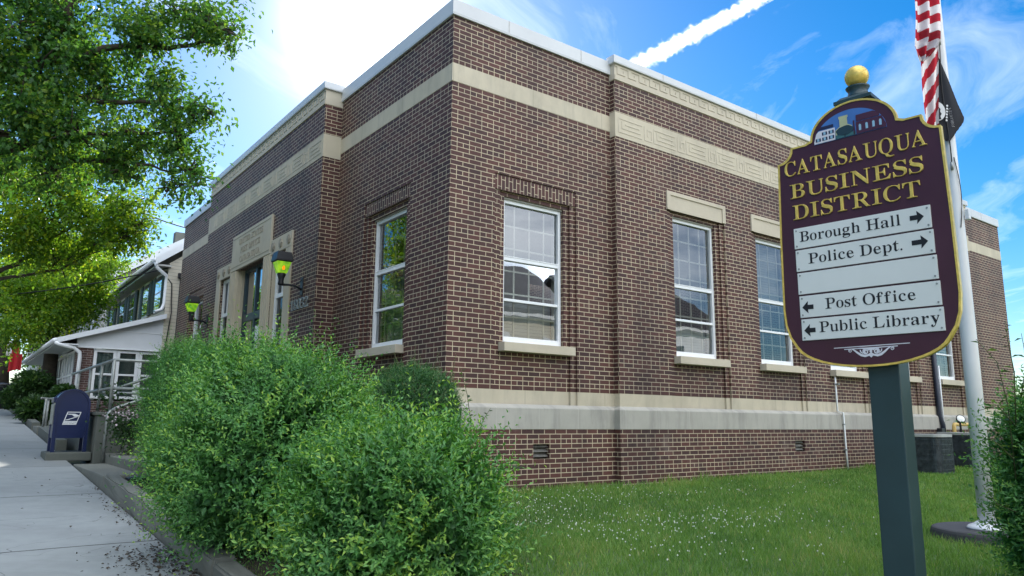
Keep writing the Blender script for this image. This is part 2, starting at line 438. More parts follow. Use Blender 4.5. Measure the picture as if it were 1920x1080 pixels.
class MB:
    """collects shapes and links them as ONE mesh object; uv in metres (u along the face, v up)"""
    def __init__(s):
        s.v, s.f, s.smooth = [], [], []

    def quad(s, a, b, c, d, sm=False):
        i = len(s.v)
        s.v += [tuple(a), tuple(b), tuple(c), tuple(d)]
        s.f.append((i, i + 1, i + 2, i + 3))
        s.smooth.append(sm)
        return s

    def add(s, vs, fs, sm=False):
        i = len(s.v)
        s.v += [tuple(v) for v in vs]
        s.f += [tuple(i + k for k in f) for f in fs]
        s.smooth += [sm] * len(fs)
        return s

    def box(s, lo, hi):
        x0, y0, z0 = lo
        x1, y1, z1 = hi
        vs = [(x0, y0, z0), (x1, y0, z0), (x1, y1, z0), (x0, y1, z0), (x0, y0, z1), (x1, y0, z1), (x1, y1, z1), (x0, y1, z1)]
        return s.add(vs, [(0, 3, 2, 1), (4, 5, 6, 7), (0, 1, 5, 4), (1, 2, 6, 5), (2, 3, 7, 6), (3, 0, 4, 7)])

    def bbox(s, lo, hi, b=0.006):
        """box with chamfered edges"""
        bm = bmesh.new()
        bmesh.ops.create_cube(bm, size=1)
        for v in bm.verts:
            v.co = Vector([lo[k] + (v.co[k] + .5) * (hi[k] - lo[k]) for k in range(3)])
        bmesh.ops.bevel(bm, geom=list(bm.edges), offset=b, segments=2, affect='EDGES', profile=0.6)
        bm.verts.index_update()
        s.add([v.co[:] for v in bm.verts], [[v.index for v in f.verts] for f in bm.faces])
        bm.free()
        return s

    def tube(s, pts, radii, seg=8, cap=True, sm=True):
        pts = [Vector(p) for p in pts]
        n = len(pts)
        if isinstance(radii, (int, float)):
            radii = [radii] * n
        rings = []
        prev = None
        for i, p in enumerate(pts):
            t = (pts[min(i + 1, n - 1)] - pts[max(i - 1, 0)])
            t = t.normalized() if t.length > 1e-9 else Vector((0, 0, 1))
            if prev is None:
                a = Vector((0, 0, 1)) if abs(t.z) < 0.9 else Vector((1, 0, 0))
                nn = t.cross(a).normalized()
            else:
                nn = (prev - t * prev.dot(t)).normalized()
            prev = nn
            bb = t.cross(nn)
            rings.append([p + radii[i] * (math.cos(2 * math.pi * k / seg) * nn + math.sin(2 * math.pi * k / seg) * bb) for k in range(seg)])
        vs = [v for r in rings for v in r]
        fs = []
        for i in range(n - 1):
            for k in range(seg):
                k2 = (k + 1) % seg
                fs.append((i * seg + k, i * seg + k2, (i + 1) * seg + k2, (i + 1) * seg + k))
        if cap:
            fs.append(tuple(range(seg))[::-1])
            fs.append(tuple((n - 1) * seg + k for k in range(seg)))
        return s.add(vs, fs, sm)

    def lathe(s, prof, seg=24, c=(0, 0, 0), sm=True, sq=None):
        """prof = [(radius, z)]"""
        vs, fs = [], []
        for r, z in prof:
            for k in range(seg):
                a = 2 * math.pi * (k + 0.5) / seg
                vs.append((c[0] + r * math.cos(a), c[1] + r * math.sin(a), c[2] + z))
        n = len(prof)
        for i in range(n - 1):
            for k in range(seg):
                k2 = (k + 1) % seg
                fs.append((i * seg + k, i * seg + k2, (i + 1) * seg + k2, (i + 1) * seg + k))
        fs.append(tuple(range(seg))[::-1])
        fs.append(tuple((n - 1) * seg + k for k in range(seg)))
        return s.add(vs, fs, sm)

    def prism(s, poly, y0, y1, plane='xz', at_=(0, 0, 0)):
        """extrude a 2-D outline between two offsets; plane xz extrudes along y"""
        def m(p, h):
            q = {'xz': (p[0], h, p[1]), 'yz': (h, p[0], p[1]), 'xy': (p[0], p[1], h)}[plane]
            return tuple(q[k] + at_[k] for k in range(3))
        n = len(poly)
        tri = tessellate_polygon([[Vector((p[0], p[1], 0)) for p in poly]])
        vs = [m(p, y0) for p in poly] + [m(p, y1) for p in poly]
        fs = [tuple(t) for t in tri] + [tuple(n + k for k in t)[::-1] for t in tri]
        fs += [(i, (i + 1) % n, n + (i + 1) % n, n + i) for i in range(n)]
        return s.add(vs, fs)

    def sweep(s, path, prof, closed=False):
        """profile [(outward, z)] carried along a plan path with mitred corners; outward is to the right of travel"""
        n = len(path)
        pts = [Vector((p[0], p[1])) for p in path]

        def nrm(i):
            d = (pts[(i + 1) % n] - pts[i]).normalized()
            return Vector((d.y, -d.x))
        offs = []
        for i in range(n):
            if closed or 0 < i < n - 1:
                a, b = nrm(i - 1), nrm(i)
                m = (a + b)
                m = m / max(1e-6, m.dot(b))
            else:
                m = nrm(0) if i == 0 else nrm(n - 2)
            offs.append(m)
        k = len(prof)
        vs = [(pts[i].x + offs[i].x * o, pts[i].y + offs[i].y * o, z) for i in range(n) for o, z in prof]
        fs = []
        for i in range(n if closed else n - 1):
            j = (i + 1) % n
            for q in range(k - 1):
                fs.append((i * k + q, j * k + q, j * k + q + 1, i * k + q + 1))
        if not closed:
            fs.append(tuple(range(k)))
            fs.append(tuple((n - 1) * k + q for q in range(k))[::-1])
        return s.add(vs, fs)

    def build(s, name, m, parent=None, voff=0.0, swap=False, recalc=True):
        me = bpy.data.meshes.new(name)
        me.from_pydata(s.v, [], s.f)
        if s.smooth:
            me.polygons.foreach_set('use_smooth', s.smooth)
        if recalc:
            bm = bmesh.new()
            bm.from_mesh(me)
            bmesh.ops.recalc_face_normals(bm, faces=bm.faces)
            bm.to_mesh(me)
            bm.free()
        uv = me.uv_layers.new(name='UVMap')
        for p in me.polygons:
            nn = p.normal
            for li in p.loop_indices:
                x, y, z = me.vertices[me.loops[li].vertex_index].co
                if abs(nn.z) > 0.75:
                    q = (x, y)
                elif abs(nn.x) > abs(nn.y):
                    q = (y, z + voff)
                else:
                    q = (x, z + voff)
                uv.data[li].uv = (q[1], q[0]) if swap else q
        me.materials.append(m)
        o = bpy.data.objects.new(name, me)
        COL.objects.link(o)
        if parent is not None:
            o.parent = parent
        return o


def copy_tree(o, parent=None):
    c = o.copy()
    COL.objects.link(c)
    c.parent = parent
    for ch in list(o.children):
        copy_tree(ch, c)
    return c


def np_mesh(name, verts, faces_n, idx, m, parent=None, tint=None):
    """fast mesh from numpy arrays; every face has faces_n corners"""
    me = bpy.data.meshes.new(name)
    nv, nf = len(verts), len(idx) // faces_n
    me.vertices.add(nv)
    me.vertices.foreach_set('co', np.ascontiguousarray(verts, dtype=np.float32).ravel())
    me.loops.add(len(idx))
    me.loops.foreach_set('vertex_index', np.ascontiguousarray(idx, dtype=np.int32))
    me.polygons.add(nf)
    me.polygons.foreach_set('loop_start', np.arange(0, nf * faces_n, faces_n, dtype=np.int32))
    try:
        me.polygons.foreach_set('loop_total', np.full(nf, faces_n, dtype=np.int32))
    except Exception:
        pass
    if tint is not None:
        a = me.attributes.new('tint', 'FLOAT', 'POINT')
        a.data.foreach_set('value', np.ascontiguousarray(tint, dtype=np.float32))
    me.update(calc_edges=True)
    me.materials.append(m)
    o = bpy.data.objects.new(name, me)
    COL.objects.link(o)
    if parent is not None:
        o.parent = parent
    return o


def unit(a):
    return a / np.maximum(1e-9, np.linalg.norm(a, axis=-1, keepdims=True))


def leaves(name, pos, along, nrm, length, width, tint, m, parent=None, fold=0.25):
    """one small folded diamond per leaf: base, two sides, tip"""
    pos, along, nrm = np.asarray(pos), unit(np.asarray(along)), np.asarray(nrm)
    side = unit(np.cross(along, nrm))
    nrm = unit(np.cross(side, along))
    L, Wd = length[:, None], width[:, None]
    base = pos
    mid = pos + along * L * 0.45
    l = mid + side * Wd * 0.5 + nrm * Wd * fold
    r = mid - side * Wd * 0.5 + nrm * Wd * fold
    tip = pos + along * L - nrm * L * 0.08
    V = np.stack([base, l, tip, r], 1).reshape(-1, 3)
    n = len(pos)
    b = np.arange(n)[:, None] * 4
    idx = np.concatenate([b, b + 3, b + 2, b, b + 2, b + 1], 1).reshape(-1)
    return np_mesh(name, V, 3, idx, m, parent, np.repeat(tint, 4))


def rand_unit(n):
    return unit(rng.normal(size=(n, 3)))


def lump(p, seed, k=1.0):
    """smooth pseudo-noise in -1..1 for uneven outlines"""
    r = np.random.default_rng(seed)
    out = np.zeros(len(p))
    for i in range(6):
        w = r.normal(size=3) * (1.5 + i * 0.9) * k
        out += np.sin(p @ w + r.uniform(0, 6.28)) / (1 + 0.45 * i)
    return out / 2.6

# ------------------------------------------------------------------ setting: ground, street, sidewalk, lawn
Z0S = -0.965                                 # sidewalk height at Y = 0; the street climbs towards +Y
SLOPE = 0.055


def zs(y):
    y = max(-60.0, min(90.0, y))
    return Z0S + SLOPE * y


def strip(name, m, x0, x1, y0, y1, dz, ny=60, zf=zs, skirt=0.0):
    mb = MB()
    ys = [y0 + (y1 - y0) * i / ny for i in range(ny + 1)]
    for a, b in zip(ys[:-1], ys[1:]):
        mb.quad((x0, a, zf(a) + dz), (x1, a, zf(a) + dz), (x1, b, zf(b) + dz), (x0, b, zf(b) + dz))
        if skirt:
            for x in (x0, x1):
                mb.quad((x, a, zf(a) + dz - skirt), (x, b, zf(b) + dz - skirt), (x, b, zf(b) + dz), (x, a, zf(a) + dz))
    return tag(mb.build(name, m), kind='structure')


strip('ground', M['ground'], -900, 900, -900, 900, -0.16, 180)
strip('sidewalk', M['concrete'], -5.75, -3.44, -30, 80, 0.0, 110, skirt=0.12)
strip('tree_lawn', M['turf'], -6.75, -5.75, -30, 80, -0.03, 60, skirt=0.1)
strip('street_kerb', M['kerb'], -6.93, -6.75, -30, 80, -0.01, 60, skirt=0.15)
strip('road', M['asphalt'], -15.0, -6.93, -60, 90, -0.14, 60)
strip('opposite_sidewalk', M['concrete'], -17.5, -15.0, -30, 80, 0.0, 60, skirt=0.14)


def kerb_top(y):
    return float(np.interp(y, (-9.5, -2.31, .31, 2.8), (-1.40, -.935, -.75, -.625)))


def lawn_z(x, y):
    w = max(0.0, min(1.0, (-1.5 - x) / 1.6))
    w = w * w * (3 - 2 * w)
    return (1 - w) * lawn_flat(x, y) + w * min(lawn_flat(x, y), kerb_top(y) - .06)


def lawn_flat(x, y):
    return -0.865 + 0.012 * max(0.0, min(12.0, x)) * 0.6 - 0.010 * max(0.0, -y - 1) + 0.012 * math.sin(x * 1.3 + y * 0.8) + 0.010 * math.sin(x * 0.55 - y * 1.9)


mb = MB()
nx, ny = 90, 50
gx = [-3.28 + (30 + 3.28) * (i / nx) for i in range(nx + 1)]
gy = [-14 + 14.1 * (j / ny) for j in range(ny + 1)]
vs = [(x, y, lawn_z(x, y)) for y in gy for x in gx]
fs = [(j * (nx + 1) + i, j * (nx + 1) + i + 1, (j + 1) * (nx + 1) + i + 1, (j + 1) * (nx + 1) + i) for j in range(ny) for i in range(nx)]
mb.add(vs, fs, True)
tag(mb.build('lawn', M['turf']), kind='structure')
# bed of soil between the kerb wall and the front of the post office
mb = MB()
for a, b in ((-6.5, -5), (-5, -4), (-4, -3), (-3, -2.2), (-2.2, -1), (-1, 0), (0, 1.4), (1.4, 2.82)):
    mb.quad((-3.26, a, kerb_top(a) - .045), (-1.9, a, lawn_z(-1.9, a) + 0.012), (-1.9, b, lawn_z(-1.9, b) + 0.012), (-3.26, b, kerb_top(b) - .045))
mb.quad((-1.9, -0.1, -0.83), (0.0, -0.1, -0.83), (0.0, 2.9, -0.83), (-1.9, 2.9, -0.83))
tag(mb.build('planting_bed', M['soil']), kind='structure')

# kerb wall along the sidewalk, cast in lengths
kw = tag(empty('kerb_wall', (-3.34, -2, zs(-2))), 'low old concrete kerb wall edging the sidewalk below the shrubs', 'kerb wall')
for a, b, za, zb in ((-9.5, -2.32, -1.40, -0.945), (-2.30, 0.30, -0.925, -0.765), (0.32, 2.80, -0.735, -0.625)):
    mb = MB()
    bm = bmesh.new()
    bmesh.ops.create_cube(bm, size=1)
    for v in bm.verts:
        x = -3.42 if v.co.x < 0 else -3.24
        y = a if v.co.y < 0 else b
        zt = za if v.co.y < 0 else zb
        v.co = (x + 3.34, y + 2, (zt if v.co.z > 0 else zs(y) - 0.15) - zs(-2))
    bmesh.ops.subdivide_edges(bm, edges=[e for e in bm.edges], cuts=5, use_grid_fill=True)
    bmesh.ops.bevel(bm, geom=[e for e in bm.edges if e.calc_face_angle(0) > 1.0], offset=0.016, segments=2, affect='EDGES')
    for v in bm.verts:
        n_ = 0.006 * math.sin(v.co.y * 9 + v.co.z * 20) + random.uniform(-.004, .004)
        v.co += Vector((n_, 0, n_ * 0.7))
    mb.add([v.co[:] for v in bm.verts], [[v.index for v in f.verts] for f in (bm.verts.index_update(), bm.faces)[1]])
    bm.free()
    mb.build('kerb_stone', M['kerb'], kw)

# ------------------------------------------------------------------ post office
PO = tag(empty('post_office_building', (0, 0, -0.9)), 'dark red brick post office with cream stone belts, grey coping and white windows', 'post office')
POZ = 0.9


class PB(MB):
    """part of the post office: geometry given in world coordinates, the part stored relative to its root"""
    def build(s, name, m, parent=None, **k):
        s.v = [(x, y, z + POZ) for x, y, z in s.v]
        k['voff'] = k.get('voff', 0.0) - POZ
        return MB.build(s, name, m, parent or PO, **k)


def split_build(mb, name, m, parent=None, cls=None, **k):
    """links every separate piece of a collected shape as a part of its own"""
    key = {}
    rep = list(range(len(mb.v)))

    def find(a):
        while rep[a] != a:
            rep[a] = rep[rep[a]]
            a = rep[a]
        return a
    for i, v in enumerate(mb.v):
        q = tuple(round(c, 4) for c in v)
        if q in key:
            rep[find(i)] = find(key[q])
        else:
            key[q] = i
    for f in mb.f:
        for b in f[1:]:
            rep[find(b)] = find(f[0])
    groups = {}
    for f, s in zip(mb.f, mb.smooth):
        groups.setdefault(find(f[0]), []).append((f, s))
    out = []
    for g in groups.values():
        ids = sorted({i for f, _ in g for i in f})
        new = {i: j for j, i in enumerate(ids)}
        pb = (cls or type(mb))()
        pb.v = [mb.v[i] for i in ids]
        pb.f = [tuple(new[i] for i in f) for f, _ in g]
        pb.smooth = [s for _, s in g]
        out.append(pb.build(name, m, parent, **k))
    return out


BAY0, BAY1, FARX = 3.065, 16.35, 18.80
FB0, FB1, FARY = 3.75, 11.05, 15.15
DB, DF = 0.12, 0.33
Z_LIP, Z_CR, Z_B0, Z_B1, Z_C0, Z_C1 = 0.335, 0.534, 4.804, 5.072, 5.81, 6.026
BZ_F0, BZ_F1, BZ_K0, BZ_K1, BZ_C1 = 4.702, 5.125, 5.69, 5.965, 6.095
HALF = (0.565, 0.665, 0.775)                # window hole, first and second brick step
STEP = 0.032


def heightfield(us, zs_, depth, to3, material_of, skip=lambda u, z: False):
    """stepped wall: one quad per cell, side faces where the depth changes; returns {material: PB}"""
    us, zs_ = sorted(set(round(u, 4) for u in us)), sorted(set(round(z, 4) for z in zs_))
    out = {}
    nu, nz = len(us) - 1, len(zs_) - 1
    D = [[depth((us[i] + us[i + 1]) / 2, (zs_[j] + zs_[j + 1]) / 2) for j in range(nz)] for i in range(nu)]
    for i in range(nu):
        for j in range(nz):
            u0, u1, z0, z1 = us[i], us[i + 1], zs_[j], zs_[j + 1]
            uc, zc = (u0 + u1) / 2, (z0 + z1) / 2
            mb = out.setdefault(material_of(uc, zc), PB())
            d = D[i][j]
            if not skip(uc, zc):
                mb.quad(to3(u0, d, z0), to3(u1, d, z0), to3(u1, d, z1), to3(u0, d, z1))
            if i + 1 < nu and abs(D[i + 1][j] - d) > 1e-6:
                mm = out.setdefault(material_of((us[i + 1] + us[i + 2]) / 2 if D[i + 1][j] < d else uc, zc), PB())
                mm.quad(to3(u1, d, z0), to3(u1, D[i + 1][j], z0), to3(u1, D[i + 1][j], z1), to3(u1, d, z1))
            if j + 1 < nz and abs(D[i][j + 1] - d) > 1e-6:
                mb.quad(to3(u0, d, z1), to3(u0, D[i][j + 1], z1), to3(u1, D[i][j + 1], z1), to3(u1, d, z1))
    return out


W_RIGHT = [(1.533, 3.32, 3.62)] + [(5.04 + 2.36 * k, 3.62, 3.68) for k in range(5)]     # centre, hole top, panel top
W_LEFT = [(1.875, 3.30, 3.60), (13.10, 3.30, 3.60)]
SILL = 1.19
HOLE = 0.15


def panel_depth(u, z, wins):
    for c, top, ptop in wins:
        a = abs(u - c)
        if Z_LIP < z < ptop and a < HALF[2]:
            if ptop == 3.60 or ptop == 3.62:
                pt = 3.385
            else:
                pt = ptop
            if z > pt:
                return STEP * 0.6
            if a < HALF[0] and 1.06 < z < top:
                return 2 * STEP + HOLE
            return 2 * STEP if a < HALF[1] else STEP
    return 0.0


def right_depth(u, z):
    base = -DB if BAY0 < u < BAY1 else 0.0
    return base + panel_depth(u, z, W_RIGHT)


DOOR_C = 7.40


def left_depth(u, z):
    base = -DF if FB0 < u < FB1 else 0.0
    a = abs(u - DOOR_C)
    if z < 3.35 and a < 0.90 and z > 0.2:
        return base + 0.30
    if 0.25 < z < 3.30 and 1.35 < a < 2.15:
        return base + 0.20
    return base + panel_depth(u, z, W_LEFT)


def in_hole(u, z, wins):
    return any(abs(u - c) < HALF[0] and 1.06 < z < top for c, top, _ in wins)


def u_breaks(wins, extra):
    us = list(extra)
    for c, _, _ in wins:
        for h in HALF:
            us += [c - h, c + h]
    return us


zb = [Z_LIP, Z_CR, 1.06, 3.30, 3.32, 3.385, 3.60, 3.62, 3.68, 4.702, 4.804, 5.0, 5.81, 5.9]
allb = {}


def mat_of(u, z):
    return 'stone_cr' if z < Z_CR else 'brick'


hf = heightfield(u_breaks(W_RIGHT, [0, BAY0, BAY1, FARX]), zb, right_depth, lambda u, d, z: (u, d, z), mat_of, skip=lambda u, z: in_hole(u, z, W_RIGHT))
hl = heightfield(u_breaks(W_LEFT, [0, FB0, FB1, FARY, DOOR_C - .9, DOOR_C + .9, DOOR_C - 2.15, DOOR_C - 1.35, DOOR_C + 1.35, DOOR_C + 2.15]), zb + [3.35], left_depth, lambda u, d, z: (d, u, z), mat_of,
                 skip=lambda u, z: in_hole(u, z, W_LEFT) or (abs(u - DOOR_C) < 0.9 and z < 3.35) or (1.35 < abs(u - DOOR_C) < 2.15 and z < 3.30))
brick_mb, cream_mb = PB(), PB()
for h in (hf, hl):
    brick_mb.add(h['brick'].v, h['brick'].f)
    cream_mb.add(h['stone_cr'].v, h['stone_cr'].f)
# the two sides that face away
brick_mb.quad((FARX, 0, -1.2), (FARX, FARY, -1.2), (FARX, FARY, 5.9), (FARX, 0, 5.9))
brick_mb.quad((0, FARY, -1.2), (FARX, FARY, -1.2), (FARX, FARY, 5.9), (0, FARY, 5.9))
brick_mb.build('brick_wall', M['brick'], voff=-Z_CR)
for h in (hf, hl):
    split_build(h['stone_cr'], 'cream_course', M['stone_joint'])

# below the water table: plinth brickwork with two vent holes, slightly proud
PL = 0.045
VENTS = [(1.585, 0.15, -0.41, -0.205), (7.76, 0.16, -0.41, -0.205)]


def plinth_depth(u, z):
    base = (-DB if BAY0 - PL < u < BAY1 + PL else 0.0) - PL
    for c, h, z0, z1 in VENTS:
        if abs(u - c) < h and z0 < z < z1:
            return base + 0.13
    return base


ub = [-PL, BAY0 - PL, BAY1 + PL, FARX] + [c + s * h for c, h, _, _ in VENTS for s in (-1, 1)]
hp = heightfield(ub, [-1.3, -0.41, -0.205, 0.0], plinth_depth, lambda u, d, z: (u, d, z), lambda u, z: 'brick')['brick']


def plinth_left(u, z):
    return (-DF if FB0 - PL < u < FB1 + PL else 0.0) - PL


hq = heightfield([-PL, FB0 - PL, FB1 + PL, FARY], [-1.3, 0.0], plinth_left, lambda u, d, z: (d, u, z), lambda u, z: 'brick')['brick']
hp.add(hq.v, hq.f)
hp.build('plinth_brickwork', M['brick'], voff=4 * CH)
outline = [(0, FARY), (0, FB1), (-DF, FB1), (-DF, FB0), (0, FB0), (0, 0), (BAY0, 0), (BAY0, -DB), (BAY1, -DB), (BAY1, 0), (FARX, 0)]


# travelling from the far street corner round to the far lawn corner, the outside lies on the right-hand side
base = PB().sweep(outline, [(-0.03, 0.0), (0.052, 0.0), (0.052, 0.285), (0.044, 0.30), (0.0, Z_LIP + 0.006), (-0.03, Z_LIP + 0.006)])
base.build('base_stone', M['stone_base'])
for path in ([(0, FARY), (0, FB1)], [(0, FB0), (0, 0), (BAY0, 0)], [(BAY1, 0), (FARX, 0)]):
    PB().sweep(path, [(-0.02, Z_B0), (0.007, Z_B0), (0.007, Z_B1), (-0.02, Z_B1)]).build('stone_belt', M['stone_joint'])
    PB().sweep(path, [(-0.02, 5.80), (0.035, 5.80), (0.040, 5.83), (0.040, Z_C1), (-0.45, Z_C1 + 0.01), (-0.45, 5.80)]).build('coping', M['coping'])
for path in ([(0, FB1), (-DF, FB1), (-DF, FB0), (0, FB0)], [(BAY0, 0), (BAY0, -DB), (BAY1, -DB), (BAY1, 0)]):
    PB().sweep(path, [(-0.02, BZ_F0), (0.008, BZ_F0), (0.008, BZ_F1), (-0.02, BZ_F1)]).build('carved_frieze', M['stone_joint'])
    PB().sweep(path, [(-0.02, BZ_K0), (0.010, BZ_K0), (0.010, BZ_K1), (-0.02, BZ_K1)]).build('fret_cornice', M['stone'])
    PB().sweep(path, [(-0.02, BZ_K1 + .001), (0.055, BZ_K1 + .001), (0.060, BZ_K1 + 0.02), (0.060, BZ_C1), (-0.6, BZ_C1 + 0.01), (-0.6, BZ_K1)]).build('coping', M['coping'])
# brick behind the raised copings of the bays
mb = PB()
mb.quad((BAY0, -DB + .004, 5.6), (BAY1, -DB + .004, 5.6), (BAY1, -DB + .004, 5.99), (BAY0, -DB + .004, 5.99))
mb.quad((-DF + .004, FB0, 5.6), (-DF + .004, FB1, 5.6), (-DF + .004, FB1, 5.99), (-DF + .004, FB0, 5.99))
mb.build('parapet_backing', M['brick'], voff=-Z_CR)
# coping joints
for x in (0.95, 2.4, 4.2, 6.9, 9.3, 11.7, 14.1, 17.6):
    bay = BAY0 < x < BAY1
    y = -DB - .062 if bay else -.042
    z0, z1 = (BZ_K1 + .025, BZ_C1) if bay else (5.835, Z_C1)
    PB().box((x - .004, y - .002, z0), (x + .004, y + .01, z1)).build('coping_joint', M['caulk'])


def frieze_carving(u0, u1, to3):
    """raised bands of a rectangular key pattern: a long nested key, then a small square spiral"""
    mb = PB()

    def bar(a, b, z0, z1, d=0.006):
        p, q = to3(a, -0.008 - d, z0), to3(b, -0.006, z1)
        mb.box([min(p[k], q[k]) for k in range(3)], [max(p[k], q[k]) for k in range(3)])
    t = 0.026
    zt, zb_ = 5.045, 4.785
    u = u0 + 0.06
    while u + 0.86 < u1:
        # long key
        L = 0.56
        bar(u, u + t, zb_, zt)
        bar(u + t, u + L, zb_, zb_ + t)
        bar(u + t, u + L, zt - t, zt)
        bar(u + .085, u + .085 + t, zb_ + .075, zt - t - .03)
        bar(u + .085 + t, u + L - .03, zb_ + .075, zb_ + .075 + t)
        bar(u + .17, u + L - .06, zb_ + .15, zb_ + .15 + t * .8)
        # square spiral
        v = u + L + .055
        bar(v, v + t, zb_, zt)
        bar(v + t, v + .20, zb_, zb_ + t)
        bar(v + .20 - t, v + .20, zb_ + t, zt - .05)
        bar(v + .075, v + .20 - t, zt - .05 - t, zt - .05)
        bar(v + .075, v + .075 + t, zb_ + .08, zt - .05 - t)
        u += 0.842
    return mb


def fret(u0, u1, to3):
    mb = PB()

    def bar(a, b, z0, z1, d=0.010):
        p, q = to3(a, -0.010 - d, z0), to3(b, -0.008, z1)
        mb.box([min(p[k], q[k]) for k in range(3)], [max(p[k], q[k]) for k in range(3)])
    zt, zm, zl = 5.958, 5.80, 5.775
    bar(u0, u1, zt - .035, zt)
    u = u0 + 0.05
    while u + .25 < u1:
        bar(u, u + .075, zm, zt - .035)
        bar(u + .075, u + .145, zm, zm + .035)
        bar(u + .145, u + .19, zm, zt - .075)
        u += .262
    bar(u0, u1, BZ_K0, BZ_K0 + .085)
    return mb


toR = lambda u, d, z: (u, -DB + d, z)
toL = lambda u, d, z: (-DF + d, u, z)
frieze_carving(BAY0, BAY1, toR).build('frieze_carving', M['stone'])
frieze_carving(FB0, FB1, toL).build('frieze_carving', M['stone'])
fret(BAY0, BAY1, toR).build('fret_carving', M['stone'])
fret(FB0, FB1, toL).build('fret_carving', M['stone'])
PB().box((0.3, 0.3, 5.55), (FARX - .3, FARY - .3, 5.6)).build('roof', M['roofing'])

# ---- windows: frame (> glass, sash bars behind, blind, backing, sill)


def make_window(h, seed, blind=0.0):
    """local frame: x along the wall, -y outwards, z up from the sill; origin at the middle of the frame's face"""
    w = HALF[0] * 2 - 0.012
    x0, x1 = -w / 2, w / 2
    f = MB()
    j = 0.052
    f.bbox((x0, 0, 0), (x0 + j, .09, h), .005).bbox((x1 - j, 0, 0), (x1, .09, h), .005)
    f.bbox((x0 + j - .001, 0.001, h - .058), (x1 - j + .001, .089, h - .001), .005)
    f.bbox((x0 + j - .001, -.008, 0.0), (x1 - j + .001, .09, .045), .005).bbox((x0 + j - .001, .004, .043), (x1 - j + .001, .085, .10), .006)
    zm1, zm2 = (h * .298 if h < 2.2 else h * .265), (h * .588 if h < 2.2 else h * .51)
    f.bbox((x0 + j - .001, .012, zm1 - .020), (x1 - j + .001, .08, zm1 + .020), .005)
    f.bbox((x0 + j - .001, .004, zm2 - .038), (x1 - j + .001, .085, zm2 + .030), .006)
    f.bbox((x0 + j - .001, -.002, zm2 + .016), (x1 - j + .001, .02, zm2 + .030), .004)
    fr = f.build('window', M['white'])
    g = MB()
    for a, b in ((.098, zm1 - .018), (zm1 + .018, zm2 - .036), (zm2 + .028, h - .056)):
        g.quad((x0 + j - .002, .045, a), (x1 - j + .002, .045, a), (x1 - j + .002, .045, b), (x0 + j - .002, .045, b))
    g.build('glass', M['glass'], fr)
    s = MB()
    nr = 6 if h < 2.2 else 7
    for k in range(1, 4):
        x = x0 + w * k / 4
        s.box((x - .012, .07, .05), (x + .012, .085, h - .03))
    for k in range(1, nr):
        z = .06 + (h - .1) * k / nr
        s.box((x0 + .03, .068, z - .012), (x1 - .03, .087, z + .012))
    s.box((x0 + .02, .092, .03), (x0 + .07, .14, h)).box((x1 - .07, .092, .03), (x1 - .02, .14, h))
    s.build('old_sash_bars', M['muntin'], fr)
    if blind:
        b = MB()
        b.quad((x0 + .03, .22, .04 if blind > 0 else h * .5), (x1 - .03, .22, .04 if blind > 0 else h * .5), (x1 - .03, .22, abs(blind) * h if blind > 0 else h - .03), (x0 + .03, .22, abs(blind) * h if blind > 0 else h - .03))
        b.build('blind', M['blind'], fr)
    k = MB()
    k.box((x0 - .1, .95, -.2), (x1 + .1, 1.0, h + .2))
    k.build('room_wall', M['interior'], fr)
    si = MB()
    e = HALF[1] - 0.01
    si.bbox((-e, -HOLE - 2 * STEP - .012, -.128), (e, .03, -.004), .006)
    si.build('sill', M['stone'], fr)
    c = MB()
    c.box((x0 - .004, .03, 0), (x0 + .002, .10, h)).box((x1 - .002, .03, 0), (x1 + .004, .10, h)).box((x0, -.03, h - .004), (x1, .10, h + .05))
    c.build('caulk_strip', M['caulk'], fr)
    return fr


def place_window(fr, u, side):
    fr.parent = PO
    if side == 'lawn':
        y = (-DB if BAY0 < u < BAY1 else 0) + 2 * STEP + HOLE - .09
        fr.location = (u, y, SILL + POZ)
    else:
        fr.rotation_euler = (0, 0, -math.pi / 2)
        fr.location = (2 * STEP + HOLE - .09, u, SILL + POZ)


w_small = make_window(3.30 - SILL, 1, 0.30)
place_window(w_small, 1.533, 'lawn')
w2 = make_window(3.29 - SILL, 2, 0.55)
place_window(w2, 1.875, 'street')
w3 = copy_tree(w2)
place_window(w3, 13.10, 'street')
w_tall = make_window(3.60 - SILL, 3, 0.24)
place_window(w_tall, 5.04, 'lawn')
w5 = make_window(3.60 - SILL, 4, -1.0)
place_window(w5, 7.40, 'lawn')
for k in (2, 3, 4):
    place_window(copy_tree(w_tall if k != 3 else w5), 5.04 + 2.36 * k, 'lawn')
for k in range(5):
    c = 5.04 + 2.36 * k
    y = -DB
    mb = PB()
    e = HALF[2] + .015
    # stone lintel with a sunk face
    mb.box((c - e, y - .012, 3.682), (c + e, y + .10, 4.012))
    mb.box((c - e, y - .030, 3.90 + .045), (c + e, y - .012, 4.010)).box((c - e, y - .030, 3.684), (c - e + .085, y - .012, 3.945)).box((c + e - .085, y - .030, 3.684), (c + e, y - .012, 3.945))
    mb.build('stone_lintel', M['stone'])
for side, c in (('lawn', 1.533), ('street', 1.875), ('street', 13.10)):
    mb = PB()
    e = HALF[2] - .01
    if side == 'lawn':
        mb.quad((c - e, STEP * .6 - .006, 3.39), (c + e, STEP * .6 - .006, 3.39), (c + e, STEP * .6 - .006, 3.595), (c - e, STEP * .6 - .006, 3.595))
    else:
        mb.quad((STEP * .6 - .006, c - e, 3.39), (STEP * .6 - .006, c + e, 3.39), (STEP * .6 - .006, c + e, 3.595), (STEP * .6 - .006, c - e, 3.595))
    mb.build('soldier_course', M['soldier'], swap=True, voff=0.03)

M['vent'] = simple('rusted_vent', (0.16, 0.155, 0.14), 0.7, 0.2, 0.3, 15)
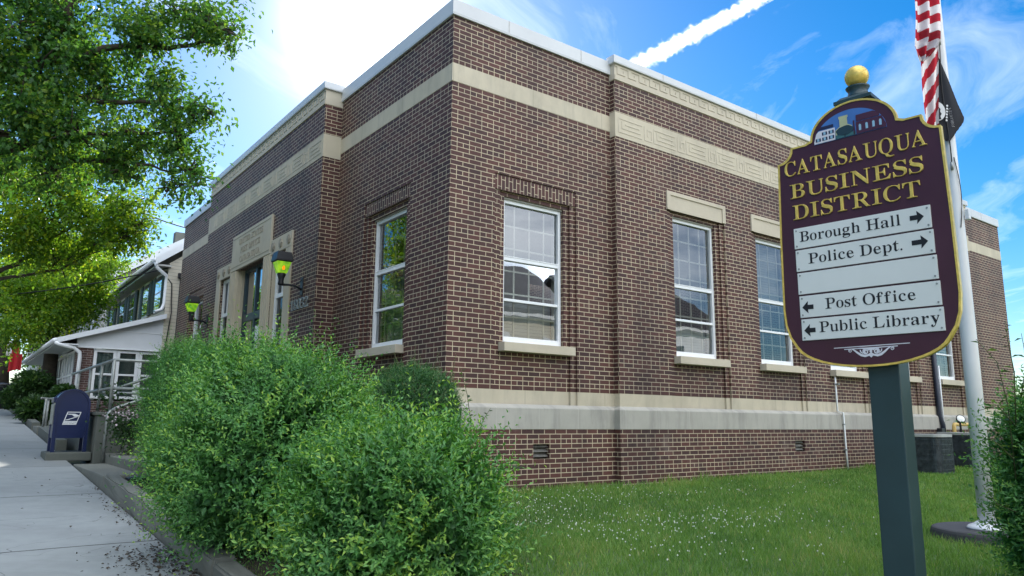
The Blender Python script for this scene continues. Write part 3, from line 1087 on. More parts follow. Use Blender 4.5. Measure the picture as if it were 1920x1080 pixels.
# ---- vents in the plinth
for c, h, z0, z1 in VENTS:
    y = (-DB if c > BAY0 else 0) - PL
    mb = PB()
    mb.box((c - h + .004, y + .10, z0 + .004), (c + h - .004, y + .12, z1 - .004))
    for k in range(3):
        zz = z0 + .03 + k * .065
        mb.quad((c - h + .01, y + .03, zz), (c + h - .01, y + .03, zz), (c + h - .01, y + .085, zz + .045), (c - h + .01, y + .085, zz + .045))
    mb.build('foundation_vent', M['vent'])

# ---- entrance: stone surround, pilasters, sidelights, door
X = -DF


def ebox(mb, u0, u1, z0, z1, out, inn=0.02):
    return mb.bbox((X - out, min(u0, u1), z0), (X + inn, max(u0, u1), z1), .006)


mb = PB()
ebox(mb, DOOR_C - 1.285, DOOR_C + 1.285, 3.352, 4.16, .045)
mb.build('inscribed_header', M['stone'])
mb = PB()
ebox(mb, DOOR_C - 1.24, DOOR_C + 1.24, 4.085, 4.10, .052).bbox((X - .052, DOOR_C - 1.24, 3.43), (X + .02, DOOR_C + 1.24, 3.44), .003)
mb.build('header_line', M['engraved'])
for s in (-1, 1):
    a, b = DOOR_C + s * 1.288, DOOR_C + s * 2.45
    ebox(PB(), a, b, 3.302, 3.60, .032).build('wing_lintel', M['stone'])
    ebox(PB(), DOOR_C + s * 2.15, DOOR_C + s * 2.45, .30, 3.30, .030).build('outer_jamb', M['stone'])
    mb = PB()
    ebox(mb, DOOR_C + s * .90, DOOR_C + s * 1.35, .30, 3.35, .030, .02)
    for k, (p, q) in enumerate(((.93, .99), (1.035, 1.095), (1.14, 1.20), (1.245, 1.305))):
        ebox(mb, DOOR_C + s * p, DOOR_C + s * q, .34, 3.33, .048, 0)
    # stepped reveals towards the door and the sidelight
    for k in range(3):
        d = .06 + k * .08
        mb.box((X + d - .06, min(DOOR_C + s * (.90 - .035 * k), DOOR_C + s * (.865 - .035 * k)), .3), (X + d + .24, max(DOOR_C + s * (.90 - .035 * k), DOOR_C + s * (.865 - .035 * k)), 3.35))
        mb.box((X + d - .05, min(DOOR_C + s * (1.35 + .03 * k), DOOR_C + s * (1.38 + .03 * k)), .3), (X + .20, max(DOOR_C + s * (1.35 + .03 * k), DOOR_C + s * (1.38 + .03 * k)), 3.30))
    mb.build('fluted_pilaster', M['stone'])
    # sidelight
    u0, u1 = DOOR_C + s * 1.44, DOOR_C + s * 2.15
    lo, hi = min(u0, u1), max(u0, u1)
    f = PB()
    y0 = X + .055
    for p, q in ((lo, lo + .09), (hi - .09, hi)):
        f.bbox((y0, p, .3), (y0 + .08, q, 3.30), .005)
    for z in (.30, 1.15, 2.42, 3.22):
        f.bbox((y0 + .003, lo + .088, z), (y0 + .077, hi - .088, z + .08), .005)
    f.bbox((y0 + .012, (lo + hi) / 2 - .015, 2.49), (y0 + .07, (lo + hi) / 2 + .015, 3.23), .004)
    sl_ = f.build('sidelight', M['white'])
    g = MB()
    zz = POZ
    g.quad((y0 + .04, lo + .08, .36 + zz), (y0 + .04, hi - .08, .36 + zz), (y0 + .04, hi - .08, 3.24 + zz), (y0 + .04, lo + .08, 3.24 + zz))
    g.build('glass', M['glass_dark'], sl_)
    MB().box((y0 + .5, lo - .1, .2 + zz), (y0 + .52, hi + .1, 3.4 + zz)).build('room_wall', M['interior'], sl_)
    for k, (u, z) in enumerate(((1.45, 3.45), (1.87, 3.45), (2.30, 3.45))):
        mb = PB()
        cc = DOOR_C + s * u
        pr = []
        for i in range(24):
            an = 2 * math.pi * i / 24
            r = .085 * (1 + .10 * math.cos(8 * an))
            pr.append((cc + r * math.cos(an), z + r * math.sin(an)))
        mb.prism(pr, X - .052, X - .030, 'yz')
        mb.prism([(cc + .045 * math.cos(2 * math.pi * i / 16), z + .045 * math.sin(2 * math.pi * i / 16)) for i in range(16)], X - .062, X - .050, 'yz')
        mb.build('rosette', M['engraved'])
d = PB()
y0 = X + .13
for p, q in ((-.80, -.72), (.72, .80), (-.04, .04)):
    d.bbox((y0, DOOR_C + p, .3), (y0 + .08, DOOR_C + q, 3.35), .005)
for z0, z1 in ((.30, .52), (2.18, 2.34), (3.28, 3.35), (1.25, 1.32)):
    d.bbox((y0 + .004, DOOR_C - .75, z0), (y0 + .076, DOOR_C + .75, z1), .005)
door = d.build('door', M['bronze'])
MB().quad((y0 + .04, DOOR_C - .75, .4 + POZ), (y0 + .04, DOOR_C + .75, .4 + POZ), (y0 + .04, DOOR_C + .75, 3.3 + POZ), (y0 + .04, DOOR_C - .75, 3.3 + POZ)).build('glass', M['glass_dark'], door)
MB().box((y0 + .9, DOOR_C - 1.5, .2 + POZ), (y0 + .92, DOOR_C + 1.5, 3.4 + POZ)).build('lobby_wall', M['interior'], door)
MB().box((y0 - .01, DOOR_C - .42, 1.70 + POZ), (y0 - .004, DOOR_C - .18, 2.02 + POZ)).box((y0 - .01, DOOR_C - .42, 1.36 + POZ), (y0 - .004, DOOR_C - .20, 1.64 + POZ)).build('notice', M['paper'], door)
MB().tube([(y0 - .05, DOOR_C - .08, 1.15 + POZ), (y0 - .05, DOOR_C - .08, 1.55 + POZ)], .014).build('handle', M['steel'], door)
PB().box((X - .03, DOOR_C - 2.45, .16), (X + .30, DOOR_C + 2.45, .295)).build('threshold', M['kerb'])

GL = '''.:109,111 89,106 71,93 66,74 64,51 66,28 72,9 90,-4 109,-9 128,-4 146,9 152,28 154,51 152,74 147,93 129,106;0:280,-10 237,-7 229,2 197,16 135,36 130,61 107,91 90,126 78,165 68,208 62,255 58,305 57,359 58,413 62,463 68,509 78,552 90,591 108,625 130,654 135,679 196,699 229,713 237,721 281,724 322,721 330,713 361,699 422,679 427,654 450,625 467,590 480,552 490,508 497,462 500,412 502,358 500,304 497,254 490,208 480,165 467,126 450,91 427,61 421,36 359,16 328,2 321,-7|280,55 325,60 344,75 360,100 372,135 380,179 388,231 391,290 393,358 391,426 388,485 380,537 372,580 360,615 345,639 325,654 281,659 235,654 216,639 199,615 187,580 178,537 172,485 167,426 166,358 167,290 172,231 178,179 187,135 199,100 215,75 235,60;1:97,0 97,53 215,53 243,67 251,118 215,619 152,544 100,515 62,535 63,589 126,613 223,666 281,718 363,718 356,118 362,70 393,53 510,53 510,0;2:35,0 35,103 194,254 291,365 342,457 359,553 338,637 287,663 211,660 194,652 180,639 169,620 160,595 155,565 155,530 167,490 86,513 71,526 63,543 58,564 58,589 86,656 137,706 259,724 312,721 320,713 397,699 430,680 429,655 451,627 461,594 466,558 455,490 417,418 342,328 220,205 121,110 380,110 426,128 450,179 457,210 510,210 508,0;3:243,-10 121,7 51,52 39,110 54,168 113,188 112,158 115,132 121,110 134,92 150,78 168,68 210,62 236,60 322,73 364,118 382,207 380,234 372,259 360,281 344,301 322,317 297,329 239,336 204,338 142,338 180,400 208,400 238,403 283,410 304,423 322,441 337,462 347,487 354,516 357,547 338,632 224,663 176,641 154,583 166,508 83,530 68,542 61,557 56,576 56,597 62,623 72,646 98,668 92,687 160,703 198,715 206,722 257,724 308,721 353,713 392,700 426,682 424,658 449,630 460,598 465,561 463,529 456,499 444,473 426,449 403,427 377,409 332,393 301,381 416,355 460,300 473,280 483,258 488,234 490,206 467,104 430,37 343,1;8:273,-10 233,-8 197,-3 165,5 136,16 111,30 113,46 91,65 75,86 48,182 53,213 60,241 72,266 90,288 177,361 187,379 124,398 135,419 114,440 95,463 84,488 77,514 73,542 95,631 110,650 131,668 124,684 148,698 176,709 238,718 244,722 285,724 335,721 341,712 414,696 445,675 449,648 468,618 478,585 481,549 479,521 472,495 461,473 446,454 325,387 405,365 440,343 433,320 458,297 481,273 497,247 506,219 509,189 506,145 493,105 471,71 437,43 424,20 381,3 330,-7|316,421 372,472 389,551 379,606 350,649 303,666 196,634 175,554 199,474|278,47 324,49 345,56 363,67 379,82 392,101 401,122 407,146 409,172 408,195 402,217 393,236 380,254 227,321 169,265 147,178 150,150 156,125 164,103 177,84 193,68 210,56 231,49;A:20,0 6,27 42,45 73,111 307,694 334,693 546,129 582,51 660,27 660,0 341,0 341,27 376,30 438,37 447,50 450,68 432,121 402,197 154,197 117,105 112,88 109,72 111,52 120,38 136,30 151,27 157,27 157,0|169,239 385,239 263,475;B:24,0 24,26 123,48 135,122 135,549 129,614 112,645 23,653 23,678 328,678 443,668 503,639 551,590 565,522 557,466 529,422 480,389 427,368 487,343 551,307 585,257 596,196 593,152 580,113 560,80 531,52 514,29 468,13 414,3 354,0|247,375 256,375 317,377 366,383 391,392 410,406 426,424 438,448 446,478 449,514 447,546 442,573 434,596 423,614 409,628 392,638 371,644 285,646 250,633 246,582|330,36 360,38 408,45 428,57 444,73 457,94 466,121 473,153 475,191 472,230 464,262 452,289 436,309 415,324 388,335 333,342 294,344 247,344 246,97 254,50;C:382,-16 333,-13 325,-5 245,10 240,30 192,54 158,84 129,117 107,156 89,197 76,242 69,289 66,340 69,390 76,437 88,481 107,523 128,560 156,594 186,623 224,648 247,667 326,682 337,690 386,693 422,691 428,684 502,672 547,655 577,648 594,651 607,659 617,673 624,693 650,693 650,459 625,459 606,503 588,542 568,577 545,606 519,630 480,646 446,657 395,660 300,640 240,579 201,478 187,337 202,205 241,111 303,54 414,35 444,37 484,43 511,53 538,67 565,84 590,105 614,130 638,158 666,132 605,67 544,21 434,-7;D:30,0 30,26 124,44 134,111 134,557 121,635 22,653 22,678 330,678 415,673 488,656 531,628 582,590 621,541 649,483 664,416 670,339 650,191 587,85 496,21 340,0|294,36 398,41 436,55 470,78 498,112 519,154 535,207 545,269 549,341 535,474 496,569 435,626 332,645 252,631 246,573 247,107 253,51;E:21,0 21,25 125,44 136,116 136,549 124,634 24,653 24,678 594,678 594,476 571,476 562,519 549,555 533,583 514,605 490,621 459,632 396,639 345,641 266,638 249,621 247,578 248,366 264,366 319,368 356,375 375,385 389,401 401,421 412,446 422,477 429,514 453,514 453,176 428,176 407,270 368,318 252,331 248,331 248,100 256,52 343,41 486,58 556,112 612,213 640,213 599,0;F:23,0 23,26 124,50 135,125 135,558 121,630 21,653 21,678 586,678 586,476 562,476 531,574 477,626 342,642 263,640 248,627 245,593 247,368 259,368 314,370 350,377 370,387 385,403 397,423 408,448 417,479 423,516 450,516 450,176 424,176 418,217 409,251 398,278 386,299 371,314 352,324 313,331 257,333 247,333 247,120 252,64 312,35 382,26 382,0;G:399,-15 347,-12 298,-4 252,10 230,29 192,53 159,82 132,115 109,153 91,195 78,240 71,289 68,341 71,391 78,439 90,483 109,524 130,561 157,595 188,623 225,648 248,668 326,682 335,690 383,693 423,691 431,684 506,672 531,656 580,649 604,660 624,693 651,693 651,458 625,458 576,564 513,635 417,660 302,640 243,580 203,479 190,339 194,265 205,201 223,146 247,101 277,65 310,39 347,24 410,19 516,41 533,106 533,190 520,254 410,271 410,295 745,295 745,271 650,254 641,191 637,43 569,18 532,-1 466,-11;H:23,0 23,26 124,47 135,120 135,564 123,631 24,653 24,678 360,678 360,653 266,643 250,618 247,564 247,373 533,373 533,564 530,618 514,643 420,653 420,678 755,678 755,653 656,632 645,564 645,120 656,49 755,26 755,0 420,0 420,26 521,46 533,120 533,329 247,329 247,120 258,47 360,26 360,0;I:20,0 20,26 123,48 136,112 136,576 125,637 20,653 20,678 364,678 364,653 261,637 248,576 248,115 251,66 271,39 366,26 366,0;L:23,0 23,26 125,47 135,120 135,564 124,633 24,653 24,678 372,678 372,653 310,646 252,620 247,564 247,123 249,70 266,47 348,41 487,59 555,119 609,230 636,230 598,0;N:24,678 24,652 70,646 100,610 100,60 90,32 24,26 24,0 236,0 236,26 165,32 148,60 148,545 575,-12 625,-12 625,618 637,645 714,652 714,678 500,678 500,652 565,645 577,618 577,190 215,678;O:388,-16 352,-14 317,-9 283,-1 251,11 237,26 208,43 182,63 159,86 137,111 119,138 104,168 91,199 81,232 74,266 70,302 68,339 70,376 75,411 81,446 91,479 104,510 119,539 136,566 158,592 182,614 207,635 238,652 254,667 287,679 321,687 357,692 395,694 431,692 466,687 500,679 532,668 545,653 574,636 601,616 624,594 645,569 663,542 678,512 692,481 701,448 708,413 713,377 715,339 712,302 708,266 701,232 692,199 678,168 663,138 645,111 624,86 600,63 575,43 544,26 529,11 496,-1 461,-9 425,-14|394,18 484,38 540,98 578,199 592,339 589,413 578,478 560,533 537,579 509,614 478,640 443,655 368,660 298,640 242,580 203,479 189,339 193,265 204,201 221,146 245,100 273,64 305,39 338,23;P:23,0 23,26 124,47 135,120 135,564 122,631 24,653 24,678 318,678 377,677 428,672 468,665 500,655 556,592 568,570 576,547 580,521 582,494 579,454 568,417 550,385 522,358 511,335 468,319 418,309 360,306 247,306 247,120 258,47 360,26 360,0|247,342 300,342 334,344 388,351 411,361 429,376 443,396 453,422 459,453 462,490 460,526 455,558 446,584 432,605 416,621 397,633 374,640 284,642 253,631 246,593;Q:563,-172 507,-161 390,-129 362,-76 313,-1 265,13 226,31 196,51 169,75 145,100 125,129 107,159 94,192 82,227 74,263 70,300 68,339 70,376 75,411 81,446 91,479 104,510 119,539 136,566 158,592 182,614 207,635 238,652 254,667 287,679 321,687 357,692 395,694 431,692 466,687 500,679 532,668 545,653 574,636 601,616 624,594 645,569 663,542 678,512 692,481 701,448 709,413 713,377 715,339 711,280 701,226 682,175 656,128 623,86 583,50 531,22 457,0 489,-53 526,-90 609,-113 662,-120 732,-109 737,-137 692,-152 648,-163 605,-170|395,18 484,38 540,98 579,199 593,339 589,413 578,478 561,533 537,579 509,614 478,640 443,655 368,660 298,640 242,580 203,479 189,339 193,265 204,201 221,146 246,100 274,64 304,39 338,23;R:23,0 23,26 124,47 135,120 135,564 123,631 24,653 24,678 323,678 393,675 454,667 505,653 523,634 555,609 578,578 591,541 595,498 587,441 560,395 513,359 469,333 613,75 643,38 678,26 678,26 679,0 540,0 328,316 247,316 247,120 258,47 360,26 360,0|247,348 303,348 339,350 393,357 418,369 439,385 456,405 467,432 475,463 478,500 470,562 447,607 410,633 334,642 253,629 247,574;S:64,-16 64,235 93,235 107,184 121,140 137,104 155,74 176,51 201,35 230,25 293,22 320,24 356,30 376,40 394,54 408,70 418,89 425,110 428,133 426,164 414,192 393,217 364,238 242,284 201,306 167,329 138,352 115,376 97,402 123,430 105,461 92,494 91,523 92,551 99,576 109,600 172,669 275,694 322,687 420,667 435,664 447,662 477,694 505,694 505,475 480,475 441,573 387,639 275,662 202,635 168,566 187,501 250,451 377,406 473,347 521,280 515,198 517,167 514,138 506,111 494,86 477,63 457,43 432,26 418,12 389,0 357,-8 323,-13 286,-15 236,-12 211,1 147,14 126,18 103,11 91,-16;T:137,0 137,26 244,46 256,120 256,645 246,645 185,642 135,634 111,620 91,601 74,576 61,546 49,512 43,473 16,473 16,678 611,678 611,472 586,472 568,548 537,602 492,634 376,645 368,645 368,120 380,45 488,26 488,0;U:369,-19 305,-15 250,-4 205,16 196,43 167,77 147,120 136,172 133,231 133,564 121,631 22,653 22,678 358,678 358,653 264,643 247,618 245,564 245,208 248,167 254,131 265,101 279,77 298,57 320,44 375,36 409,33 492,46 541,84 573,148 584,237 584,563 572,631 518,653 525,678 670,678 677,653 639,628 629,563 629,270 625,198 613,137 592,87 560,48 529,19 485,-2 431,-15;a:379,-15 356,-11 332,2 328,23 328,52 232,24 210,3 170,-9 142,-13 117,-11 114,-6 92,4 87,17 51,94 54,126 64,154 82,180 107,203 141,223 186,244 261,264 316,283 315,359 295,421 243,440 187,438 165,432 153,422 147,408 157,382 166,344 161,301 115,284 73,303 66,352 79,415 141,458 241,474 291,472 299,464 333,452 371,435 394,413 406,385 414,352 416,313 416,93 412,59 422,51 477,62 461,41 445,16 430,-1 400,-12|257,50 285,61 316,94 286,252 233,234 194,206 167,170 156,125 158,92 167,69 181,55;b:64,-17 84,578 77,638 40,654 43,678 175,678 186,415 259,441 273,459 307,470 329,474 355,472 362,467 388,458 398,445 467,365 476,338 483,310 488,280 488,247 487,210 483,175 475,143 465,112 451,84 434,59 413,38 388,19 356,4 326,-7 318,-13 286,-15 269,-11 233,-1 195,17 160,42 79,-17|272,21 309,24 329,34 345,50 359,73 370,104 378,141 384,186 385,238 384,281 380,318 373,349 362,374 350,393 335,406 317,414 243,417 206,402 186,360 186,102 189,67 219,41 239,26;c:232,-15 204,-13 199,-7 171,2 161,16 107,33 121,53 96,75 79,101 66,129 57,159 51,190 49,223 50,258 55,292 62,323 74,353 88,379 106,403 127,424 153,442 192,456 221,467 228,473 260,475 294,473 301,467 330,458 361,444 379,427 390,409 396,388 398,365 393,321 352,304 330,308 311,321 308,343 307,373 307,389 307,404 303,421 296,433 282,440 242,442 206,432 178,401 158,350 149,279 149,228 155,183 167,145 182,114 200,89 222,71 246,61 304,57 332,60 356,70 380,85 404,107 424,90 384,44 312,11 268,-8;e:229,-15 201,-13 195,-7 167,2 156,16 105,32 86,52 95,76 78,102 66,131 57,163 52,197 50,234 31,268 55,300 61,330 71,358 84,384 99,406 117,426 142,443 170,457 200,466 206,472 234,474 259,470 284,460 332,442 362,417 382,386 395,349 403,306 421,258 421,247 153,247 161,167 183,109 218,75 297,63 329,67 353,79 378,100 402,128 424,108 384,54 309,16 266,-7|154,286 315,286 314,320 297,413 251,442 200,433 179,407 162,364 154,303;f:22,0 22,24 85,33 97,52 98,109 98,412 24,412 24,462 98,462 98,526 100,563 108,596 120,625 140,649 179,668 209,681 219,689 259,692 289,690 293,685 320,676 348,664 379,595 372,546 334,529 292,544 288,582 295,626 298,635 301,644 276,660 215,640 202,581 200,462 303,462 303,412 200,412 200,97 210,38 297,24 297,0;g:217,-209 171,-207 132,-202 132,-193 71,-181 66,-166 46,-149 35,-131 30,-111 36,-88 49,-68 75,-52 102,-38 73,-21 52,-1 39,21 35,45 71,110 172,164 116,190 78,224 59,266 52,316 74,399 131,454 234,474 347,453 472,453 442,399 384,399 398,377 407,354 413,329 415,303 395,225 348,172 256,153 234,154 207,155 165,141 142,106 144,92 153,81 170,75 210,73 261,73 386,60 451,19 457,-55 460,-89 450,-119 430,-146 398,-168 370,-186 326,-199 275,-206|217,185 299,217 316,314 314,411 219,442 171,411 151,314 170,217|239,-173 314,-168 359,-154 386,-131 397,-98 381,-62 305,-51 137,-51 100,-108 129,-154;h:27,0 61,24 91,38 98,83 98,594 90,639 56,655 59,678 189,678 225,397 282,431 300,455 335,469 362,474 401,464 430,434 464,385 472,315 472,83 478,39 510,24 541,0 301,0 301,24 339,24 354,28 364,39 369,57 370,83 370,323 361,384 327,404 249,401 257,391 215,374 200,350 200,83 206,39 234,24 268,0;i:150,539 104,561 96,614 103,668 150,690 198,668 204,614 196,561|27,0 61,24 92,38 98,83 98,375 92,424 57,437 61,462 191,462 201,83 206,39 234,24 268,0;l:27,0 61,24 92,38 98,83 98,592 92,639 57,654 60,678 191,678 201,83 206,39 234,24 268,0;o:251,-15 219,-13 213,-7 183,3 146,17 121,34 101,55 85,78 72,105 62,133 55,163 51,195 49,229 51,264 55,296 62,327 72,356 85,382 101,405 121,425 145,443 181,456 212,466 218,472 250,474 282,472 288,466 320,457 355,443 379,426 399,406 415,383 428,357 438,328 446,298 450,264 451,229 450,194 446,161 438,131 428,102 415,76 399,53 379,33 355,16 320,2 288,-7 283,-13|251,17 280,20 298,27 311,40 323,58 341,121 348,229 346,289 340,338 331,376 321,403 309,421 295,435 280,442 251,445 221,442 204,434 191,421 180,403 170,376 161,338 155,290 153,230 161,122 179,58 191,40 204,27 221,20;p:26,-207 26,-184 88,-175 97,-150 98,-95 99,362 89,422 55,439 58,462 184,462 213,391 270,428 285,454 316,470 343,475 369,473 377,467 402,458 412,444 480,360 488,332 495,302 499,271 500,238 499,202 495,169 489,137 479,108 467,80 451,56 418,35 408,18 397,3 372,-7 364,-13 338,-15 316,-11 285,1 271,20 224,48 200,-86 204,-147 221,-175 294,-183 294,-207|291,42 332,45 349,54 363,68 374,88 384,115 391,148 395,186 397,230 396,273 392,310 385,342 377,369 367,389 353,403 337,411 296,414 274,410 254,398 213,378 200,350 200,102 211,76 224,57 241,46;r:27,0 64,24 93,38 99,83 98,375 90,425 56,437 60,462 188,462 218,375 292,449 347,474 402,453 401,396 410,349 369,331 331,344 321,372 280,387 217,360 201,286 201,83 212,38 294,24 294,0;s:225,-15 129,9 108,13 76,-13 53,-13 53,157 79,157 87,127 99,101 110,78 124,58 139,42 155,31 173,24 223,22 275,40 295,87 293,107 285,125 272,142 251,156 191,193 81,252 73,328 70,358 74,386 86,411 105,433 145,451 169,465 176,472 210,475 231,471 296,458 307,456 317,454 343,475 363,475 363,330 340,330 297,413 210,441 165,426 147,386 158,346 196,315 252,282 360,226 367,141 370,107 363,77 350,50 329,27 293,9 269,-5 259,-12;t:184,-14 156,-12 149,-7 128,3 122,16 118,32 116,53 95,77 93,106 92,415 30,415 30,446 138,550 192,631 215,631 190,462 309,462 309,415 195,415 195,122 202,76 225,60 267,63 282,73 295,89 307,111 331,98 269,49 248,14 215,-7;u:195,-15 163,-12 138,-5 134,8 128,26 112,48 96,75 90,107 88,144 88,369 81,421 45,438 48,462 180,462 191,110 204,69 237,53 315,56 305,64 347,78 360,98 360,369 351,422 311,438 314,462 450,462 462,104 467,58 509,44 504,19 493,17 446,11 395,0 340,-15 337,60 250,5;y:78,-209 29,-186 5,-125 13,-79 53,-59 95,-73 97,-113 96,-121 94,-130 131,-147 170,-110 193,-66 209,-7 75,373 59,410 49,428 26,437 24,437 -7,462 241,462 241,437 175,431 169,409 171,397 177,382 276,177 343,359 352,387 355,408 349,431 323,437 323,462 425,462 435,437 410,418 386,361 241,-36 191,-143 125,-195'''

# ------------------------------------------------------------------ lettering (outlines of an upright serif alphabet, 1000 units to the em)
GLYPHS = {}
for part in GL.split(';'):
    ch, body = part[0], part[2:]
    GLYPHS[ch] = [[tuple(map(int, q.split(','))) for q in sp.split(' ')] for sp in body.split('|')]


def lettering(text, x0, x1, zb, cap, depth, y, bevel=0.0, thin=0.0, gap=36, space=250, tint=None, centre=False):
    """mesh data (verts, faces) of a line of type: x along, z up, face towards -y; scaled to fit x0..x1 (or centred on x0 when centre)"""
    cu = bpy.data.curves.new('type', 'CURVE')
    cu.dimensions = '2D'
    cu.fill_mode = 'BOTH'
    pen = 0
    k = cap / 678.0
    spl = []
    for ch in text:
        if ch == ' ':
            pen += space
            continue
        g = GLYPHS[ch]
        lo = min(p[0] for s in g for p in s)
        hi = max(p[0] for s in g for p in s)
        for s in g:
            spl.append([(pen + p[0] - lo, p[1]) for p in s])
        pen += hi - lo + gap
    width = (pen - gap)
    kx = k if centre else (x1 - x0) / width
    ox = x0 - width * kx / 2 if centre else x0
    for s in spl:
        sp = cu.splines.new('POLY')
        sp.points.add(len(s) - 1)
        for pt, (px, pz) in zip(sp.points, s):
            pt.co = (ox + px * kx, zb + pz * k, 0, 1)
        sp.use_cyclic_u = True
    cu.extrude = depth
    cu.bevel_depth = bevel
    cu.bevel_resolution = 0
    cu.offset = -bevel - thin * cap
    o = bpy.data.objects.new('type', cu)
    COL.objects.link(o)
    dg = bpy.context.evaluated_depsgraph_get()
    me = bpy.data.meshes.new_from_object(o.evaluated_get(dg))
    vs = [(v.co.x, y - v.co.z, v.co.y) for v in me.vertices]
    fs = [tuple(p.vertices) for p in me.polygons]
    bpy.data.objects.remove(o)
    bpy.data.curves.remove(cu)
    bpy.data.meshes.remove(me)
    return vs, fs


def to_left_wall(vs, u0, out):
    """lettering laid in x,z is set on the street front: reading direction runs towards -Y"""
    return [(X - out + v[1], u0 - v[0], v[2] + POZ) for v in vs]


for txt, z, cap in (("UNITED STATES", 3.90, .125), ("POST OFFICE", 3.695, .125), ("CATASAUQUA", 3.49, .125)):
    vs, fs = lettering(txt, 0, 0, z, cap, .006, 0, gap=110, space=420, centre=True)
    MB().add(to_left_wall(vs, DOOR_C, .048), fs).build('carved_lettering', M['engraved'], PO)  # letters are raised; the shade of a cut is in their colour
mb = MB()
vs, fs = lettering("18032", 0, .84, 2.03, .185, .010, 0, thin=.02)
mb.add(to_left_wall(vs, 4.80, .035), fs)
mb.build('address_numbers', M['steel'], PO)

# ------------------------------------------------------------------ wall lanterns beside the entrance


def make_lantern(bulb):
    root = empty('wall_lantern', (0, 0, 0))
    b = MB()
    # local frame: +x away from the wall; the wall is at x = 0
    b.bbox((0, -.06, -.16), (.02, .06, .16), .006)
    b.tube([(.02, 0, -.06), (.12, 0, -.01), (.25, 0, .0), (.36, 0, -.01), (.40, 0, .0)], [.022, .02, .02, .022, .03], 8)
    b.tube([(.02, 0, .12), (.07, 0, .06), (.12, 0, .02)], .010, 6)
    b.build('bracket', M['black'], root)
    n = MB()
    n.lathe([(.045, -.02), (.052, .0), (.045, .05), (.05, .10), (.075, .16), (.07, .19)], 12, (.39, 0, 0))
    n.build('lamp_stem', M['black'], root)
    g = MB()
    s2 = math.sqrt(2)
    g.lathe([(.075 * s2, .19), (.125 * s2, .385)], 4, (.39, 0, 0), False)
    g.build('lamp_glass', M['lamp'], root)
    c = MB()
    c.lathe([(.128 * s2, .383), (.150 * s2, .40), (.150 * s2, .425), (.135 * s2, .50), (.12 * s2, .56), (.05 * s2, .575)], 4, (.39, 0, 0), False)
    c.build('lamp_cap', M['black'], root)
    if bulb:
        bb = MB()
        bb.lathe([(.004, .225), (.030, .25), (.037, .30), (.022, .345), (.004, .36)], 12, (.39, .072, 0))
        bb.build('bulb', M['bulb'], root)
    return root


def rz_wall(o, y, z, label):
    o.location = (X - .001, y, z)
    o.rotation_euler = (0, 0, math.pi)
    o['label'] = label


l1 = make_lantern(True)
tag(l1, 'x', 'wall lamp', 'lanterns flanking the entrance')
rz_wall(l1, 4.36, 2.44, 'lit green glass lantern on a black bracket above the address numbers')
l2 = make_lantern(False)
tag(l2, 'x', 'wall lamp', 'lanterns flanking the entrance')
rz_wall(l2, 10.47, 2.44, 'lit green glass lantern on the brick between the entrance and the house')

# ------------------------------------------------------------------ business district sign
SGX, SGY = -1.4602, -6.4152
SG0 = -0.96
sign = tag(empty('directory_sign', (SGX, SGY, SG0), R(97.4 - 180)), 'purple and gold town directory sign on a dark green post topped by a gold ball', 'sign')


class SB(MB):
    """part of the sign: x along the board, y away from the reader, z measured as in the survey"""
    def build(s, name, m, parent=None, **k):
        s.v = [(x, y, z - SG0) for x, y, z in s.v]
        return MB.build(s, name, m, parent or sign, **k)


CXS = -0.032


def board_outline(grow=0.0):
    g = grow
    half = []
    # from the bottom centre up the reader's right-hand edge to the top of the arch
    for i in range(9):
        a = math.pi / 2 * i / 8 * 0.86
        half.append(((.375 + g) * math.sin(a) ** 0.96, .395 - g + .115 * (1 - math.cos(a)) * 1.25))
    half += [(.402 + g, .566 - g * .5), (.422 + g, .635), (.430 + g, .72), (.426 + g, 1.10), (.415 + g, 1.548 + g)]
    for i in range(1, 7):
        a = math.pi / 2 * i / 6
        half.append((.415 + g - .080 * math.sin(a), 1.548 + g + .080 * (1 - math.cos(a))))
    half.append((.255 + g, 1.628 + g))
    half.append((.236 + g, 1.636 + g))
    for i in range(13):
        a = math.pi / 2 * i / 12
        half.append(((.222 + g) * math.cos(a), 1.640 + g + .166 * math.sin(a)))
    half = half[:-1] + [(0, 1.806 + g)]
    half[0] = (0, half[0][1])
    right = [(CXS + a, z) for a, z in half]
    left = [(CXS - a, z) for a, z in half[1:-1]][::-1]
    return right + left


SB().prism(board_outline(-.004), 0, .046).build('board', M['purple'])
ol, il = board_outline(0.002), board_outline(-.0075)
mb = SB()
n = len(ol)
for i in range(n):
    j = (i + 1) % n
    (a, b), (c, d) = ol[i], ol[j]
    (e, f), (g_, h) = il[i], il[j]
    mb.quad((a, -.004, b), (c, -.004, d), (g_, -.004, h), (e, -.004, f))
    mb.quad((e, -.004, f), (g_, -.004, h), (g_, .002, h), (e, .002, f))
    mb.quad((a, -.004, b), (a, .026, b), (c, .026, d), (c, -.004, d))
mb.build('gold_trim', M['gold'])
# heading
for txt, x0, x1, zb_, cap in (("CATASAUQUA", -.410, .318, 1.468, .082), ("BUSINESS", -.386, .292, 1.336, .080), ("DISTRICT", -.378, .270, 1.214, .081)):
    vs, fs = lettering(txt, x0, x1, zb_, cap, .004, -.003, bevel=.0012, gap=75)
    SB().add(vs, fs).build('heading_lettering', M['gold'])
